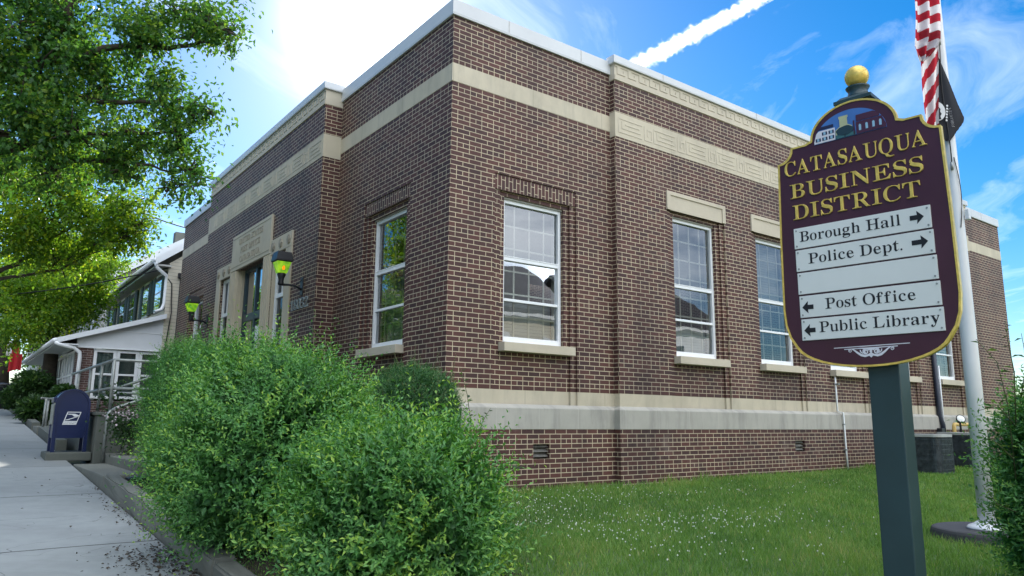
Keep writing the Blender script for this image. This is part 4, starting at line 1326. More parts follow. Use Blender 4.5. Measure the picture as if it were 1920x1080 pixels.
# direction panels
rows = [(1.163, 1.049), (1.040, .922), (.913, .796), (.786, .669), (.660, .546)]
names = [("Borough Hall", .045, .800, 'r'), ("Police Dept.", .100, .790, 'r'), (None, 0, 0, None), ("Post Office", .200, .838, 'l'), ("Public Library", .138, .972, 'l')]
labels = ['panel reading Borough Hall', 'panel reading Police Dept.', 'blank panel', 'panel reading Post Office', 'panel reading Public Library']
for k, ((zt, zl), (txt, a, b, arrow)) in enumerate(zip(rows, names)):
    x0, x1 = -.378 + .003 * k, .306 + .004 * k
    pn = SB().bbox((x0, -.008, zl), (x1, .001, zt), .0015).build('direction_panel', M['panel'])
    pn['label'] = 'white ' + labels[k]

    def sub(mb, name, m):
        mb.v = [(x, y, z - SG0) for x, y, z in mb.v]
        return MB.build(mb, name, m, pn)
    wdt = x1 - x0
    if txt:
        cap = .056
        zb_ = zl + (.036 if txt != "Public Library" else .038)
        vs, fs = lettering(txt, x0 + a * wdt, x0 + b * wdt, zb_, cap, .0006, -.0088, gap=60)
        sub(MB().add(vs, fs), 'lettering', M['ink'])
        zc = (zt + zl) / 2 + (.004 if arrow == 'r' else -.004)
        if arrow == 'r':
            xa, xb, s = x0 + (.862 if k == 0 else .855) * wdt, x0 + (.955 if k == 0 else .962) * wdt, 1
        else:
            xb, xa, s = x0 + .020 * wdt, x0 + .108 * wdt, -1
        poly = [(xa, zc - .012), (xb - s * .030, zc - .012), (xb - s * .032, zc - .033), (xb, zc), (xb - s * .032, zc + .033), (xb - s * .030, zc + .012), (xa, zc + .012)]
        sub(MB().prism(poly, -.0094, -.0082), 'arrow', M['ink'])
    sc = MB()
    for px_ in (x0 + .014, x1 - .014):
        for pz in (zl + .014, zt - .014):
            sc.prism([(px_ + .0045 * math.cos(2 * math.pi * i / 10), pz + .0045 * math.sin(2 * math.pi * i / 10)) for i in range(10)], -.011, -.007)
    sub(sc, 'screw', M['steel'])


def ribbon(mb, pts, w, y=-.0015):
    """flat painted stroke"""
    pts = [Vector((p[0], p[1])) for p in pts]
    n = len(pts)
    ws = w if isinstance(w, list) else [w] * n
    L, Rr = [], []
    for i in range(n):
        t = (pts[min(i + 1, n - 1)] - pts[max(i - 1, 0)])
        t = t.normalized() if t.length > 0 else Vector((1, 0))
        nn = Vector((-t.y, t.x))
        L.append(pts[i] + nn * ws[i] / 2)
        Rr.append(pts[i] - nn * ws[i] / 2)
    for i in range(n - 1):
        mb.quad((L[i].x, y, L[i].y), (L[i + 1].x, y, L[i + 1].y), (Rr[i + 1].x, y, Rr[i + 1].y), (Rr[i].x, y, Rr[i].y))


orn = SB()
oc = -.022
ribbon(orn, [(-.205, .496), (.161, .499)], .0042)
ribbon(orn, [(-.153, .4865), (.105, .4885)], .0042)


def spiral(cx, cz, r0, r1, a0, a1, n=26):
    return [(cx + (r0 + (r1 - r0) * i / n) * math.cos(a0 + (a1 - a0) * i / n), cz + (r0 + (r1 - r0) * i / n) * math.sin(a0 + (a1 - a0) * i / n)) for i in range(n + 1)]


for s in (-1, 1):
    sp = spiral(0.022, .470, .016, .004, math.pi * .9, math.pi * .9 - 3.4 * math.pi)
    ribbon(orn, [(oc + s * (p[0] + .004), p[1]) for p in sp], [.006] * 18 + [.0075] * 9, -.0012)
    ribbon(orn, [(oc + s * a, z) for a, z in ((.0, .462), (.012, .452), (.03, .448), (.048, .453), (.066, .466), (.082, .480), (.094, .487))], [.006, .010, .012, .012, .010, .007, .004], -.0018)
    ribbon(orn, [(oc + s * a, z) for a, z in ((.0, .480), (.018, .4845), (.04, .487), (.06, .488))], [.014, .008, .006, .004], -.0021)
    ribbon(orn, [(oc + s * a, z) for a, z in ((.040, .460), (.050, .470), (.052, .480))], [.004, .006, .005], -.0024)
    sp = spiral(.101, .478, .009, .003, math.pi * .5, math.pi * .5 - 2.6 * math.pi, 18)
    ribbon(orn, [(oc + s * p[0], p[1]) for p in sp], .0035, -.0027)
orn.quad((oc - .014, -.0030, .452), (oc, -.0030, .438), (oc + .014, -.0030, .452), (oc, -.0030, .464))
orn.quad((oc - .007, -.0034, .470), (oc, -.0034, .456), (oc + .007, -.0034, .470), (oc, -.0034, .486))
orn.build('painted_scroll', M['orn'])

# half-round picture of the town
M['pic_sky'] = simple('painted_blue', (0.055, 0.17, 0.46), 0.5)
M['pic_navy'] = simple('painted_navy', (0.010, 0.016, 0.060), 0.5)
M['pic_cream'] = simple('painted_cream', (0.50, 0.52, 0.30), 0.5)
M['pic_lightblue'] = simple('painted_pale_blue', (0.28, 0.48, 0.62), 0.5)
M['pic_tree'] = simple('painted_dark_green', (0.012, 0.045, 0.060), 0.5)
M['pic_lawn'] = simple('painted_teal', (0.04, 0.14, 0.15), 0.5)
M['pic_maroon'] = simple('painted_maroon', (0.060, 0.014, 0.040), 0.5)
PX0, PZ0 = -.047, 1.612
PA, PBh = .188, .150


def lz(x):
    return PZ0 + PBh * math.sqrt(max(0, 1 - ((x - PX0) / PA) ** 2))


def lun(mb, x0, x1, z0, z1, y0, y1, n=8):
    """rectangle cut off by the half-round"""
    x0, x1 = max(x0, PX0 - PA + .001), min(x1, PX0 + PA - .001)
    top = [(x0 + (x1 - x0) * i / n, min(z1, lz(x0 + (x1 - x0) * i / n))) for i in range(n + 1)]
    poly = [(x1, z0), (x0, z0)] + [t if t[1] > z0 else (t[0], z0 + .0004) for t in top]
    mb.prism(poly, y0, y1)
    return mb


pic = SB().prism([(PX0 + PA * math.cos(math.pi * i / 32), PZ0 + PBh * math.sin(math.pi * i / 32)) for i in range(33)], -.002, .001).build('town_picture', M['pic_sky'])


def psub(mb, name, m):
    mb.v = [(x, y, z - SG0) for x, y, z in mb.v]
    return MB.build(mb, name, m, pic)


x0 = PX0 - PA
psub(lun(MB(), x0, x0 + .115, PZ0 + .002, PZ0 + .070, -.0045, -.0015), 'painted_white_house', M['orn'])
psub(lun(MB(), x0 + .02, x0 + .108, PZ0 + .0765, PZ0 + .092, -.0052, -.0015), 'painted_house_roof', M['pic_navy'])
wd, wb = MB(), MB()
for r in range(2):
    for c in range(3):
        xx, zz = x0 + .012 + c * .036, PZ0 + .012 + r * .030
        if lz(xx) > zz + .018:
            wb.box((xx - .002, -.0056, zz), (xx + .026, -.004, zz + .018))
            wd.box((xx + .006, -.0062, zz + .001), (xx + .018, -.005, zz + .017))
psub(wb, 'painted_shutter_pattern', M['pic_navy'])
psub(wd, 'painted_pane_pattern', M['pic_lightblue'])
t = MB()
t.prism([(x0 + .118, PZ0 + .004), (x0 + .205, PZ0 + .004), (x0 + .205, PZ0 + .058), (x0 + .182, PZ0 + .072), (x0 + .182, PZ0 + .108), (x0 + .186, PZ0 + .110), (x0 + .186, PZ0 + .122), (x0 + .138, PZ0 + .122), (x0 + .138, PZ0 + .110), (x0 + .142, PZ0 + .108), (x0 + .142, PZ0 + .066), (x0 + .118, PZ0 + .050)], -.0045, -.0015)
psub(t, 'painted_church', M['pic_cream'])
psub(lun(MB(), x0 + .117, x0 + .222, PZ0 + .002, PZ0 + .022, -.0056, -.0015), 'painted_lawn', M['pic_lawn'])
tr = [(x0 + .168 + .046 * math.cos(a) * (1 + .06 * math.sin(7 * a)), PZ0 + .038 + .026 * math.sin(a) * (1 + .06 * math.cos(5 * a))) for a in [2 * math.pi * i / 28 for i in range(28)]]
psub(MB().prism(tr, -.0066, -.0015).box((x0 + .163, -.0066, PZ0 + .003), (x0 + .172, -.0015, PZ0 + .02)), 'painted_tree', M['pic_tree'])
mh = lun(MB(), x0 + .226, x0 + .374, PZ0 + .002, PZ0 + .068, -.0050, -.0015)
lun(mh, x0 + .228, x0 + .345, PZ0 + .072, PZ0 + .106, -.0050, -.0015)
mh.box((x0 + .212, -.0056, PZ0 + .003), (x0 + .219, -.0015, PZ0 + .080))
psub(mh, 'painted_maroon_hall', M['pic_maroon'])
w = MB()
for c in range(4):
    xx = x0 + .240 + c * .034
    if lz(xx + .01) > PZ0 + .052:
        w.prism([(xx, PZ0 + .018), (xx + .012, PZ0 + .018), (xx + .012, PZ0 + .047), (xx + .006, PZ0 + .053), (xx, PZ0 + .047)], -.0060, -.0045)
psub(w, 'painted_tall_windows', M['pic_lightblue'])
# post and finial
SB().bbox((-.062, .047, SG0), (.086, .195, 1.79), .006).build('post', M['postgreen'])
FX = -.030
f = SB()
s2 = math.sqrt(2)
pc = (.019 - .03, .121, 0)
f.lathe([(.098 * s2, 1.843), (.098 * s2, 1.862), (.085 * s2, 1.868), (.07 * s2, 1.885)], 4, (FX, .121, -.026), False)
f.lathe([(.07, 1.884), (.055, 1.90), (.048, 1.925), (.058, 1.940), (.062, 1.948), (.035, 1.958)], 20, (FX, .121, -.026))
f.build('finial_base', M['postgreen'])
b = SB()
b.lathe([(.062 * math.cos(a), 2.012 + .062 * math.sin(a)) for a in [(-math.pi / 2 + .3) + (math.pi - .32) * i / 14 for i in range(15)]], 24, (FX, .121, -.026))
b.build('gold_ball', M['gold'])

# ------------------------------------------------------------------ flagpole, its plinth and two flags
FP = at(1853, 997, 6.6)
GZ = lawn_z(FP.x, FP.y)
pl = tag(empty('flagpole_plinth', (FP.x + .12, FP.y, GZ)), 'round dark concrete plinth in the lawn under the white flagpole', 'plinth')
MB().lathe([(.50, -.1), (.515, .0), (.50, .075), (.49, .095), (.47, .103), (.001, .108)], 40, (0, 0, 0), False).build('plinth_block', M['disc'], pl)
TOP = GZ + .107
pole = tag(empty('flagpole', (FP.x, FP.y, TOP)), 'tall white flagpole with halyard standing beside the purple sign', 'flagpole')
b = MB()
b.lathe([(.165, 0), (.165, .012), (.15, .03), (.10, .05), (.085, .065)], 28)
b.build('base_flange', M['polewhite'], pole)
b = MB()
b.lathe([(.070, .06), (.068, 1.5), (.062, 3.0), (.052, 5.0), (.042, 8.0), (.03, 8.1)], 24)
b.build('pole_shaft', M['polewhite'], pole)


def pole_pt(py, off=0.0, side=0.0, depth=None):
    """point on the pole axis seen at photo row py, moved aside (to the reader's right) and towards the reader"""
    best = None
    for k in range(800):
        z = k * .01
        p = Vector((FP.x, FP.y, TOP + z)) - CAM_C
        y = 540 - CAM_F * p.dot(AX_U) / p.dot(AX_F)
        if best is None or abs(y - py) < best[0]:
            best = (abs(y - py), z)
    rt = Vector((AX_R.x, AX_R.y, 0)).normalized()
    fw = Vector((AX_F.x, AX_F.y, 0)).normalized()
    return Vector((FP.x, FP.y, TOP + best[1])) + rt * side - fw * off


def rel(v, o):
    return tuple(Vector(v) - o.location)


h = MB()
h.tube([rel(pole_pt(y, .085, -.055 + .012 * math.sin(y / 37)), pole) for y in range(-60, 330, 15)], .006, 6)
h.tube([rel(pole_pt(y, .07, -.01 + .035 * math.sin((y - 300) / 130 * math.pi)), pole) for y in range(300, 440, 10)], .004, 6)
h.build('halyard', M['wire'], pole)
for y in (60, 85, 318):
    p = rel(pole_pt(y, .09, -.05), pole)
    MB().tube([(p[0], p[1], p[2] - .04), (p[0], p[1], p[2] + .04)], .014, 8).build('snap_hook', M['steel'], pole)
q = rel(pole_pt(405, .06, .07), pole)
MB().bbox((q[0] - .02, q[1] - .02, q[2] - .05), (q[0] + .03, q[1] + .02, q[2] + .05), .006).build('cleat', M['polewhite'], pole)


def cloth(name, rows, m, parent_label, cat, cols=28, folds=5, amp=.05, depth=.10, extra=None):
    """hanging cloth: rows = [(photo row, reader-left offset, reader-right offset)] of its outline beside the pole"""
    vs, fs = [], []
    nr = 70
    ys = [r[0] for r in rows]
    for j in range(nr + 1):
        y = ys[0] + (ys[-1] - ys[0]) * j / nr
        l = float(np.interp(y, ys, [r[1] for r in rows]))
        r_ = float(np.interp(y, ys, [r[2] for r in rows]))
        base = pole_pt(y, 0, 0)
        rt = Vector((AX_R.x, AX_R.y, 0)).normalized()
        fw = Vector((AX_F.x, AX_F.y, 0)).normalized()
        for i in range(cols + 1):
            t = i / cols
            w = l + (r_ - l) * t
            d = depth + amp * math.sin(t * folds * math.pi + j * .035) * (.4 + .6 * math.sin(math.pi * min(1, t * 1.1)))
            vs.append(base + rt * w - fw * d)
    for j in range(nr):
        for i in range(cols):
            a = j * (cols + 1) + i
            fs.append((a, a + 1, a + cols + 2, a + cols + 1))
    return vs, fs, nr, cols


def flag_fn(n, kv, ku, period):
    uv = n.add('ShaderNodeUVMap').outputs[0]
    u, v, _ = n.sep(uv)
    wob = n.math('MULTIPLY', n.math('SUBTRACT', n.noise(uv, 1.3, 2), 0.5), 0.5)
    s = n.math('ADD', n.math('ADD', n.math('MULTIPLY', v, kv), n.math('MULTIPLY', u, ku)), wob)
    f = n.math('GREATER_THAN', n.math('FRACT', n.math('DIVIDE', s, period)), 0.5)
    w = n.noise(P(n), 14, 3)
    col = n.mix(f, (0.34, 0.014, 0.030), (0.60, 0.60, 0.64))
    d = pbr(n, n.mix(n.math('MULTIPLY', w, .3), col, n.mix(1.0, col, (.7, .7, .72), 'MULTIPLY')), 0.8, 0, n.noise(uv, 5, 3), 0.3, 0.02)
    t = n.add('ShaderNodeBsdfTranslucent', {'Color': col}).outputs[0]
    return n.add('ShaderNodeMixShader', {0: .40, 1: d, 2: t}).outputs[0]


M['stripes_low'] = mat('striped_flag_cloth_draped', lambda n: flag_fn(n, 0.55, 1.25, 1.9))
M['stripes'] = mat('striped_flag_cloth', lambda n: flag_fn(n, 1.0, -0.12, 2.0))
M['blackflag'] = M['blackcloth']


def cloth_object(name, data, m):
    vs, fs, nr, cols = data
    o0 = vs[0].copy()
    me = bpy.data.meshes.new(name)
    me.from_pydata([tuple(v - o0) for v in vs], [], fs)
    uv = me.uv_layers.new(name='UVMap')
    for p in me.polygons:
        p.use_smooth = True
        for li in p.loop_indices:
            k = me.loops[li].vertex_index
            uv.data[li].uv = ((k % (cols + 1)) / cols * 2.0, (k // (cols + 1)) / nr * 13.5)
    me.materials.append(m)
    o = bpy.data.objects.new(name, me)
    COL.objects.link(o)
    o.location = o0
    return o


us = cloth_object('striped_flag', cloth('f', [(-90, -.30, -.06), (0, -.308, -.065), (50, -.318, -.07), (88, -.342, -.085), (104, -.355, -.12), (118, -.325, -.19), (129, -.295, -.25)], None, '', '', folds=4.3, amp=.050, depth=.17), M['stripes'])
lf = cloth_object('hanging_fold', cloth('f', [(70, -.275, -.08), (120, -.275, -.085), (170, -.29, -.11), (205, -.29, -.13), (246, -.28, -.15)], None, '', '', folds=3.1, amp=.035, depth=.12), M['stripes_low'])
lf.location = lf.location - us.location
lf.parent = us
tag(us, 'red and white striped flag hanging limp beside the flagpole', 'flag')
pw = cloth_object('black_flag', cloth('f', [(97, -.110, -.095), (120, -.125, -.06), (160, -.16, .012), (200, -.19, .075), (226, -.21, .125), (234, -.20, .118), (270, -.085, -.035)], None, '', '', folds=2.6, amp=.012, depth=.08), M['blackcloth'])
tag(pw, 'black flag with a white round emblem drooping under the striped flag', 'flag')
# emblem and lettering on the black flag, laid on the cloth's own surface
pm = pw.data
bas = pole_pt(216, .094, -.105)
rt = Vector((AX_R.x, AX_R.y, 0)).normalized()
fw = Vector((AX_F.x, AX_F.y, 0)).normalized()
e = MB()


def on_flag(x, z, k=0.0):
    p = bas + rt * x + Vector((0, 0, z)) - fw * k
    return tuple(p - pw.location)


n = 28
ring = [(-.035 + .092 * math.cos(math.pi * (-.5 + i / n)) * .85, .0 + .098 * math.sin(math.pi * (-.5 + i / n))) for i in range(n + 1)]
e.add([on_flag(*p) for p in ring], [tuple(range(n + 1))])
e.build('white_emblem', M['whitecloth'], pw, recalc=False)
g = MB()
sil = [(-.036, -.09), (-.004, -.085), (-.012, -.05), (.004, -.03), (-.010, -.005), (-.004, .02), (-.014, .035), (-.036, .045)]
g.add([on_flag(a, z, .003) for a, z in sil], [tuple(range(len(sil)))])
g.build('emblem_silhouette', M['blackcloth'], pw, recalc=False)
st = MB()
for k in range(6):
    z = .055 - k * .030
    st.add([on_flag(.064 + .010 * math.cos(a) - k * .004, z + .011 * math.sin(a), .003) for a in [2 * math.pi * i / 10 for i in range(10)]], [tuple(range(10))])
vs, fs = lettering("FORGOTTEN", 0, .20, 0, .030, .0005, 0, thin=.02, gap=60)
st.add([on_flag(.118 - v[2] - v[0] * .10, -.165 + v[0], .004) for v in vs], fs)
st.build('flag_lettering', M['whitecloth'], pw, recalc=False)
fl = MB()
p0, p1, p2, p3 = pole_pt(240, -.07, .03), pole_pt(252, -.09, .085), pole_pt(330, -.08, .085), pole_pt(318, -.07, .03)
fl.quad(*[tuple(p - pw.location) for p in (p0, p1, p2, p3)])
fl.build('trailing_corner', M['blackcloth'], pw)

# ------------------------------------------------------------------ collection mailbox on the sidewalk
MX, MY = -3.41, 6.90
mz = zs(6.9) + .012
mb_ = tag(empty('collection_mailbox', (MX, MY, mz)), 'dark blue round-topped mail collection box with a white eagle emblem on the sidewalk', 'mailbox')
H0, H1, HW, HD = .33, .88, .255, .27
MB().bbox((-.34, -.40, -.05), (.34, .40, .095), .02).build('concrete_base', M['kerb_dark'], mb_)
arch = [(HW, H0), (HW, H1)] + [(HW * math.cos(math.pi * i / 18), H1 + .275 * math.sin(math.pi * i / 18)) for i in range(1, 18)] + [(-HW, H1), (-HW, H0)]
MB().prism(arch, -HD + .02, HD - .02).build('body', M['mailblue'], mb_)
rim = MB()
for ya, yb in ((-HD, -HD + .035), (HD - .035, HD)):
    o_ = [(x * 1.045, z + (.012 if z > H1 else 0)) for x, z in arch]
    o_[0] = (HW * 1.045, .10)
    o_[-1] = (-HW * 1.045, .10)
    i_ = [(x * .93, z - (.014 if z > H1 else 0)) for x, z in arch]
    i_[0], i_[-1] = (HW * .86, .10), (-HW * .86, .10)
    for k in range(len(o_) - 1):
        (a, b), (c, d) = o_[k], o_[k + 1]
        (e1, f1), (g1, h1) = i_[k], i_[k + 1]
        rim.quad((a, ya, b), (c, ya, d), (g1, ya, h1), (e1, ya, f1)).quad((a, yb, b), (c, yb, d), (g1, yb, h1), (e1, yb, f1))
        rim.quad((a, ya, b), (a, yb, b), (c, yb, d), (c, ya, d)).quad((e1, ya, f1), (e1, yb, f1), (g1, yb, h1), (g1, ya, h1))
split_build(rim, 'rim', M['mailblue'], mb_)
for sx in (-1, 1):
    for sy in (-1, 1):
        MB().bbox((sx * .235 - .028, sy * .235 - .028, .092), (sx * .235 + .028, sy * .235 + .028, H0 + .02), .004).build('leg', M['mailblue'], mb_)
MB().bbox((-.285, -.17, .56), (-.262, .17, .90), .006).build('side_plate', M['steel'], mb_)
MB().bbox((-.29, -.18, .93), (-.20, .18, 1.02), .01).build('hood', M['mailblue'], mb_)
# emblem: white slanted plate, blue field, eagle's head strokes
em = MB()
yy = -HD + .018
par = lambda x, z: (x + (z - .66) * .28, z)
plate = [par(-.105, .555), par(.105, .555), par(.105, .775), par(-.105, .775)]
em.prism(plate, yy - .003, yy + .001)
emo = em.build('emblem', M['mailwhite'], mb_)
MB().prism([par(-.092, .620), par(.092, .620), par(.092, .762), par(-.092, .762)], yy - .005, yy - .0028).build('emblem_field', M['mailblue'], emo)
ea = MB()
ea.prism([par(-.092, .742), par(.02, .742), par(.088, .715), par(.094, .700), par(.030, .690), par(-.02, .724), par(-.092, .730)], yy - .007, yy - .0045)
ea.prism([par(-.092, .632), par(-.05, .634), par(.088, .692), par(.060, .692), par(-.060, .645), par(-.092, .640)], yy - .007, yy - .0045)
ea.build('emblem_eagle', M['mailwhite'], emo)
tx = MB()
for txt, z in (("UNITED STATES", .590), ("POSTAL SERVICE", .566)):
    vs = None
    tx2 = txt.replace('V', 'U')
    v1, f1 = lettering("UNITED STATES" if 'UNITED' in txt else "POSTAL SER", par(-.095, z)[0], par(.092 if 'UNITED' in txt else .030, z)[0], z, .016, .0006, yy - .0035, thin=.02)
    tx.add(v1, f1)
    if 'POSTAL' in txt:
        v1, f1 = lettering("ICE", par(.052, z)[0], par(.092, z)[0], z, .016, .0006, yy - .0035, thin=.02)
        tx.add(v1, f1)
        xx = par(.034, z)[0]
        tx.prism([(xx, z + .016), (xx + .005, z + .016), (xx + .009, z + .005), (xx + .013, z + .016), (xx + .017, z + .016), (xx + .010, z), (xx + .008, z)], yy - .0045, yy - .003)
tx.build('emblem_lettering', M['ink'], emo)

# ------------------------------------------------------------------ entrance steps, raised platform and pipe railings
st = tag(empty('entrance_steps', (-2.4, 4.3, zs(4.3))), 'worn concrete steps rising from the sidewalk towards the post office door', 'steps')


def stp(x0, x1, y0, y1, z, zb):
    o = st.location
    MB().bbox((x0 - o.x, y0 - o.y, zb - o.z), (x1 - o.x, y1 - o.y, z - o.z), .018).build('step', M['kerb'], st)


stp(-3.42, -2.93, 2.82, 5.75, -.635, -1.1)
xs = [-2.94, -2.60, -2.26, -1.92, -1.58, -1.24]
for k, x in enumerate(xs):
    stp(x, x + .36 if k < 5 else -.40, 3.3, 6.36, -.50 + .135 * k, -1.1)
pf = tag(empty('entrance_platform', (-2, 8, -.6)), 'raised concrete platform with streaked walls behind the blue mailbox', 'platform')
o = pf.location
MB().bbox((-3.06 - o.x, 6.40 - o.y, -1.0 - o.z), (-.40 - o.x, 12.4 - o.y, .145 - o.z), .02).build('retaining_wall', M['kerb_dark'], pf)
MB().bbox((-3.10 - o.x, 6.36 - o.y, .147 - o.z), (-.40 - o.x, 12.4 - o.y, .205 - o.z), .015).build('slab', M['kerb_dark'], pf)
rl = tag(empty('platform_railing', (-2.86, 6.5, .205)), 'grey pipe railing around the raised platform at the entrance', 'railing')
o = rl.location


def pipe(name, pts, r=.027, parent=rl, seg=10):
    return MB().tube([rel(p, parent) for p in pts], r, seg).build(name, M['steel'], parent)


TOPR, MIDR = 1.12, .62
for p in ((-2.86, 6.52), (-2.86, 7.85), (-2.86, 9.25), (-1.55, 6.52), (-2.86, 11.0)):
    pipe('post', [(p[0], p[1], .20), (p[0], p[1], TOPR)])
pipe('top_rail', [(-2.86, 12.2, TOPR), (-2.86, 6.52, TOPR), (-2.80, 6.50, TOPR), (-1.2, 6.52, TOPR)])
pipe('mid_rail', [(-2.86, 12.2, MIDR), (-2.86, 6.52, MIDR)])
pipe('mid_rail', [(-2.86, 6.52, MIDR), (-1.2, 6.52, MIDR)])
pipe('mid_rail', [(-2.6, 9.3, .62), (-1.2, 9.3, .62)])
pipe('sloping_rail', [(-2.75, 7.9, .60), (-1.6, 7.9, 1.05)])
pipe('sloping_rail', [(-2.7, 7.6, .25), (-1.5, 7.6, .72)])
for x in (-2.4, -1.9):
    pipe('post', [(x, 9.3, .2), (x, 9.3, .64)], .018)
hr = tag(empty('step_handrail', (-2.96, 5.92, -.64)), 'bent steel handrail climbing beside the entrance steps', 'handrail')
pipe('newel', [(-2.98, 5.92, -.64), (-2.97, 5.92, .17), (-2.93, 5.92, .225)], .028, hr)
pipe('rail', [(-2.94, 5.92, .215), (-2.86, 5.92, .27), (-1.35, 5.92, .86)], .026, hr)
pipe('post', [(-1.7, 5.92, -.1), (-1.7, 5.92, .73)], .022, hr)
# a second short railing by the next house's steps
r2 = tag(empty('garden_railing', (-3.35, 12.8, zs(12.8))), 'short pale pipe railing on low steps behind the mailbox', 'railing')
for y in (12.6, 13.5):
    pipe('post', [(-3.30 + (y - 12.6) * .15, y, zs(y) - .02), (-3.30 + (y - 12.6) * .15, y, .54)], .026, r2)
pipe('rail', [(-3.42, 12.3, .54), (-3.16, 13.5, .55), (-2.2, 13.4, .57)], .026, r2)
gs = tag(empty('garden_steps', (-3.0, 13.3, zs(13.3))), 'low mossy garden steps below the pale railing', 'steps')
for k in range(3):
    MB().bbox((-.40 + k * .32, -.6, -.2), (1.6, .6, .12 + .14 * k), .015).build('step', M['kerb'], gs)
ge = tag(empty('garden_edging', (-3.3, 10.6, zs(10.6))), 'low dark concrete edging along the sidewalk behind the mailbox', 'edging')
MB().prism([(-1.9, zs(8.7) - zs(10.6) + .16), (-1.9, zs(8.7) - zs(10.6) - .2), (1.9, zs(12.5) - zs(10.6) - .2), (1.9, zs(12.5) - zs(10.6) + .16)], -.09, .09, 'yz').build('edging_block', M['kerb_dark'], ge)
ge2 = tag(empty('garden_edging', (-3.3, 16.6, zs(16.6))), 'low dark concrete edging along the sidewalk beside the porch', 'edging')
MB().prism([(-2.2, zs(14.4) - zs(16.6) + .14), (-2.2, zs(14.4) - zs(16.6) - .2), (6.5, zs(23.1) - zs(16.6) - .2), (6.5, zs(23.1) - zs(16.6) + .14)], -.09, .09, 'yz').build('edging_block', M['kerb_dark'], ge2)

# ------------------------------------------------------------------ things along the lawn wall
WY = -DB


def wall_pipe(name, label, m, pts, r, seg=10):
    o = tag(empty(name, pts[-1]), label, 'pipe')
    MB().tube([rel(p, o) for p in pts], r, seg).build('tube', m, o)
    return o


wp = wall_pipe('conduit', 'thin white conduit running down the brick wall to the lawn', M['white'], [(9.17, WY - .03, 1.18), (9.17, WY - .03, .36), (9.28, WY - .085, .33), (9.30, WY - .085, -.4), (9.32, WY - .085, -.80)], .017)
cb = MB()
for z in (.9, .1, -.4):
    cb.box((9.14 + (.13 if z < .3 else 0) - 9.32, -.02, z - .012 + .80), (9.20 + (.13 if z < .3 else 0) - 9.32, .045, z + .012 + .80))
cb.build('clip', M['steel'], wp)
ds = wall_pipe('downspout', 'dark downspout on the brick wall beside the last window of the lawn side', M['bluepipe'], [(13.55, WY - .06, 2.4), (13.58, WY - .06, .30), (13.62, WY - .10, .1), (13.62, WY - .10, -.10)], .055, 12)
MB().bbox((-.22, -.06, -.12), (-.06, .08, .13), .01).build('junction_box', M['black'], ds)
MB().tube([(.09, .02, 1.6), (.10, .02, -.3)], .018, 8).build('white_conduit', M['white'], ds)
dk = wall_pipe('cable', 'loose dark cable hanging down the brick wall behind the sign post', M['wire'], [(10.55, WY - .02, 1.4), (10.6, WY - .03, .9), (10.62, WY - .07, .3), (10.70, WY - .08, .1), (10.62, WY - .08, -.1), (10.75, WY - .09, -.3), (10.70, WY - .09, -.75)], .018)
MB().bbox((-.04, -.03, .9), (.06, .05, 1.1), .005).build('clip', M['black'], dk)


def condenser(p, wd, ht, label, rz):
    o = tag(empty('condenser_unit', p, rz), label, 'air conditioner', 'air conditioning units on the lawn')
    w = wd / 2
    rr = .13
    pts = []
    for cx_, cy_, a0 in ((w - rr, w - rr, 0), (-w + rr, w - rr, 90), (-w + rr, -w + rr, 180), (w - rr, -w + rr, 270)):
        for i in range(7):
            a = R(a0 + 15 * i)
            pts.append((cx_ + rr * math.cos(a), cy_ + rr * math.sin(a)))
    MB().prism([(x * .94, y * .94) for x, y in pts], .02, ht - .06, 'xy').build('coil', M['acmetal'], o)
    gr = MB()
    per = len(pts)
    for i in range(per):
        (x0, y0), (x1, y1) = pts[i], pts[(i + 1) % per]
        L = math.hypot(x1 - x0, y1 - y0)
        nseg = max(1, int(L / .022))
        for k in range(nseg):
            t = (k + .5) / nseg
            x, y = x0 + (x1 - x0) * t, y0 + (y1 - y0) * t
            gr.box((x - .0035, y - .0035, .03), (x + .0035, y + .0035, ht - .05))
    for z in np.linspace(.08, ht - .1, 7):
        for i in range(per):
            (x0, y0), (x1, y1) = pts[i], pts[(i + 1) % per]
            gr.quad((x0 * 1.004, y0 * 1.004, z), (x1 * 1.004, y1 * 1.004, z), (x1 * 1.004, y1 * 1.004, z + .012), (x0 * 1.004, y0 * 1.004, z + .012))
    g_ = gr.build('louvre_guard', M['acmetal'], o)
    g_['kind'] = 'stuff'
    MB().prism([(x * 1.02, y * 1.02) for x, y in pts], ht - .05, ht, 'xy').build('lid', M['aclid'], o)
    MB().prism([(x * 1.02, y * 1.02) for x, y in pts], 0, .035, 'xy').build('base_pan', M['acmetal'], o)
    MB().bbox((-w * 1.07, w * .45, .03), (-w * .985, w * .95, ht - .05), .006).build('service_panel', M['aclid'], o)
    return o


A1 = at(1738, 884, 14.3)
A2 = at(1812, 880, 15.6)
condenser((A1.x, A1.y, lawn_z(A1.x, A1.y) - .02), .80, .74, 'grey-lidded air conditioning unit standing beside the sign post', 0.10)
condenser((A2.x, A2.y, lawn_z(A2.x, A2.y) - .02), .80, .74, 'darker air conditioning unit standing beside the flagpole', -.05)
G = at(1790, 812, 16.6)
gp = tag(empty('gas_pipe', (G.x, G.y, -.8)), 'yellow gas pipe standing against the brick wall behind the air conditioners', 'pipe')
MB().tube([(0, 0, 0), (0, 0, .89), (.03, 0, .92), (.80, 0, .92), (.83, 0, .90), (.83, 0, 0)], .042, 10).build('pipe_loop', M['yellow'], gp)
MB().tube([(-.08, 0, .62), (.45, 0, .62)], .04, 10).bbox((.40, -.07, .55), (.50, .07, .70), .01).build('regulator', M['yellow'], gp)
F_ = at(1804, 830, 16.2)
fl = tag(empty('flood_light', (F_.x, F_.y, -.07)), 'small black floodlight with a pale lens on a stake by the gas pipe', 'floodlight')
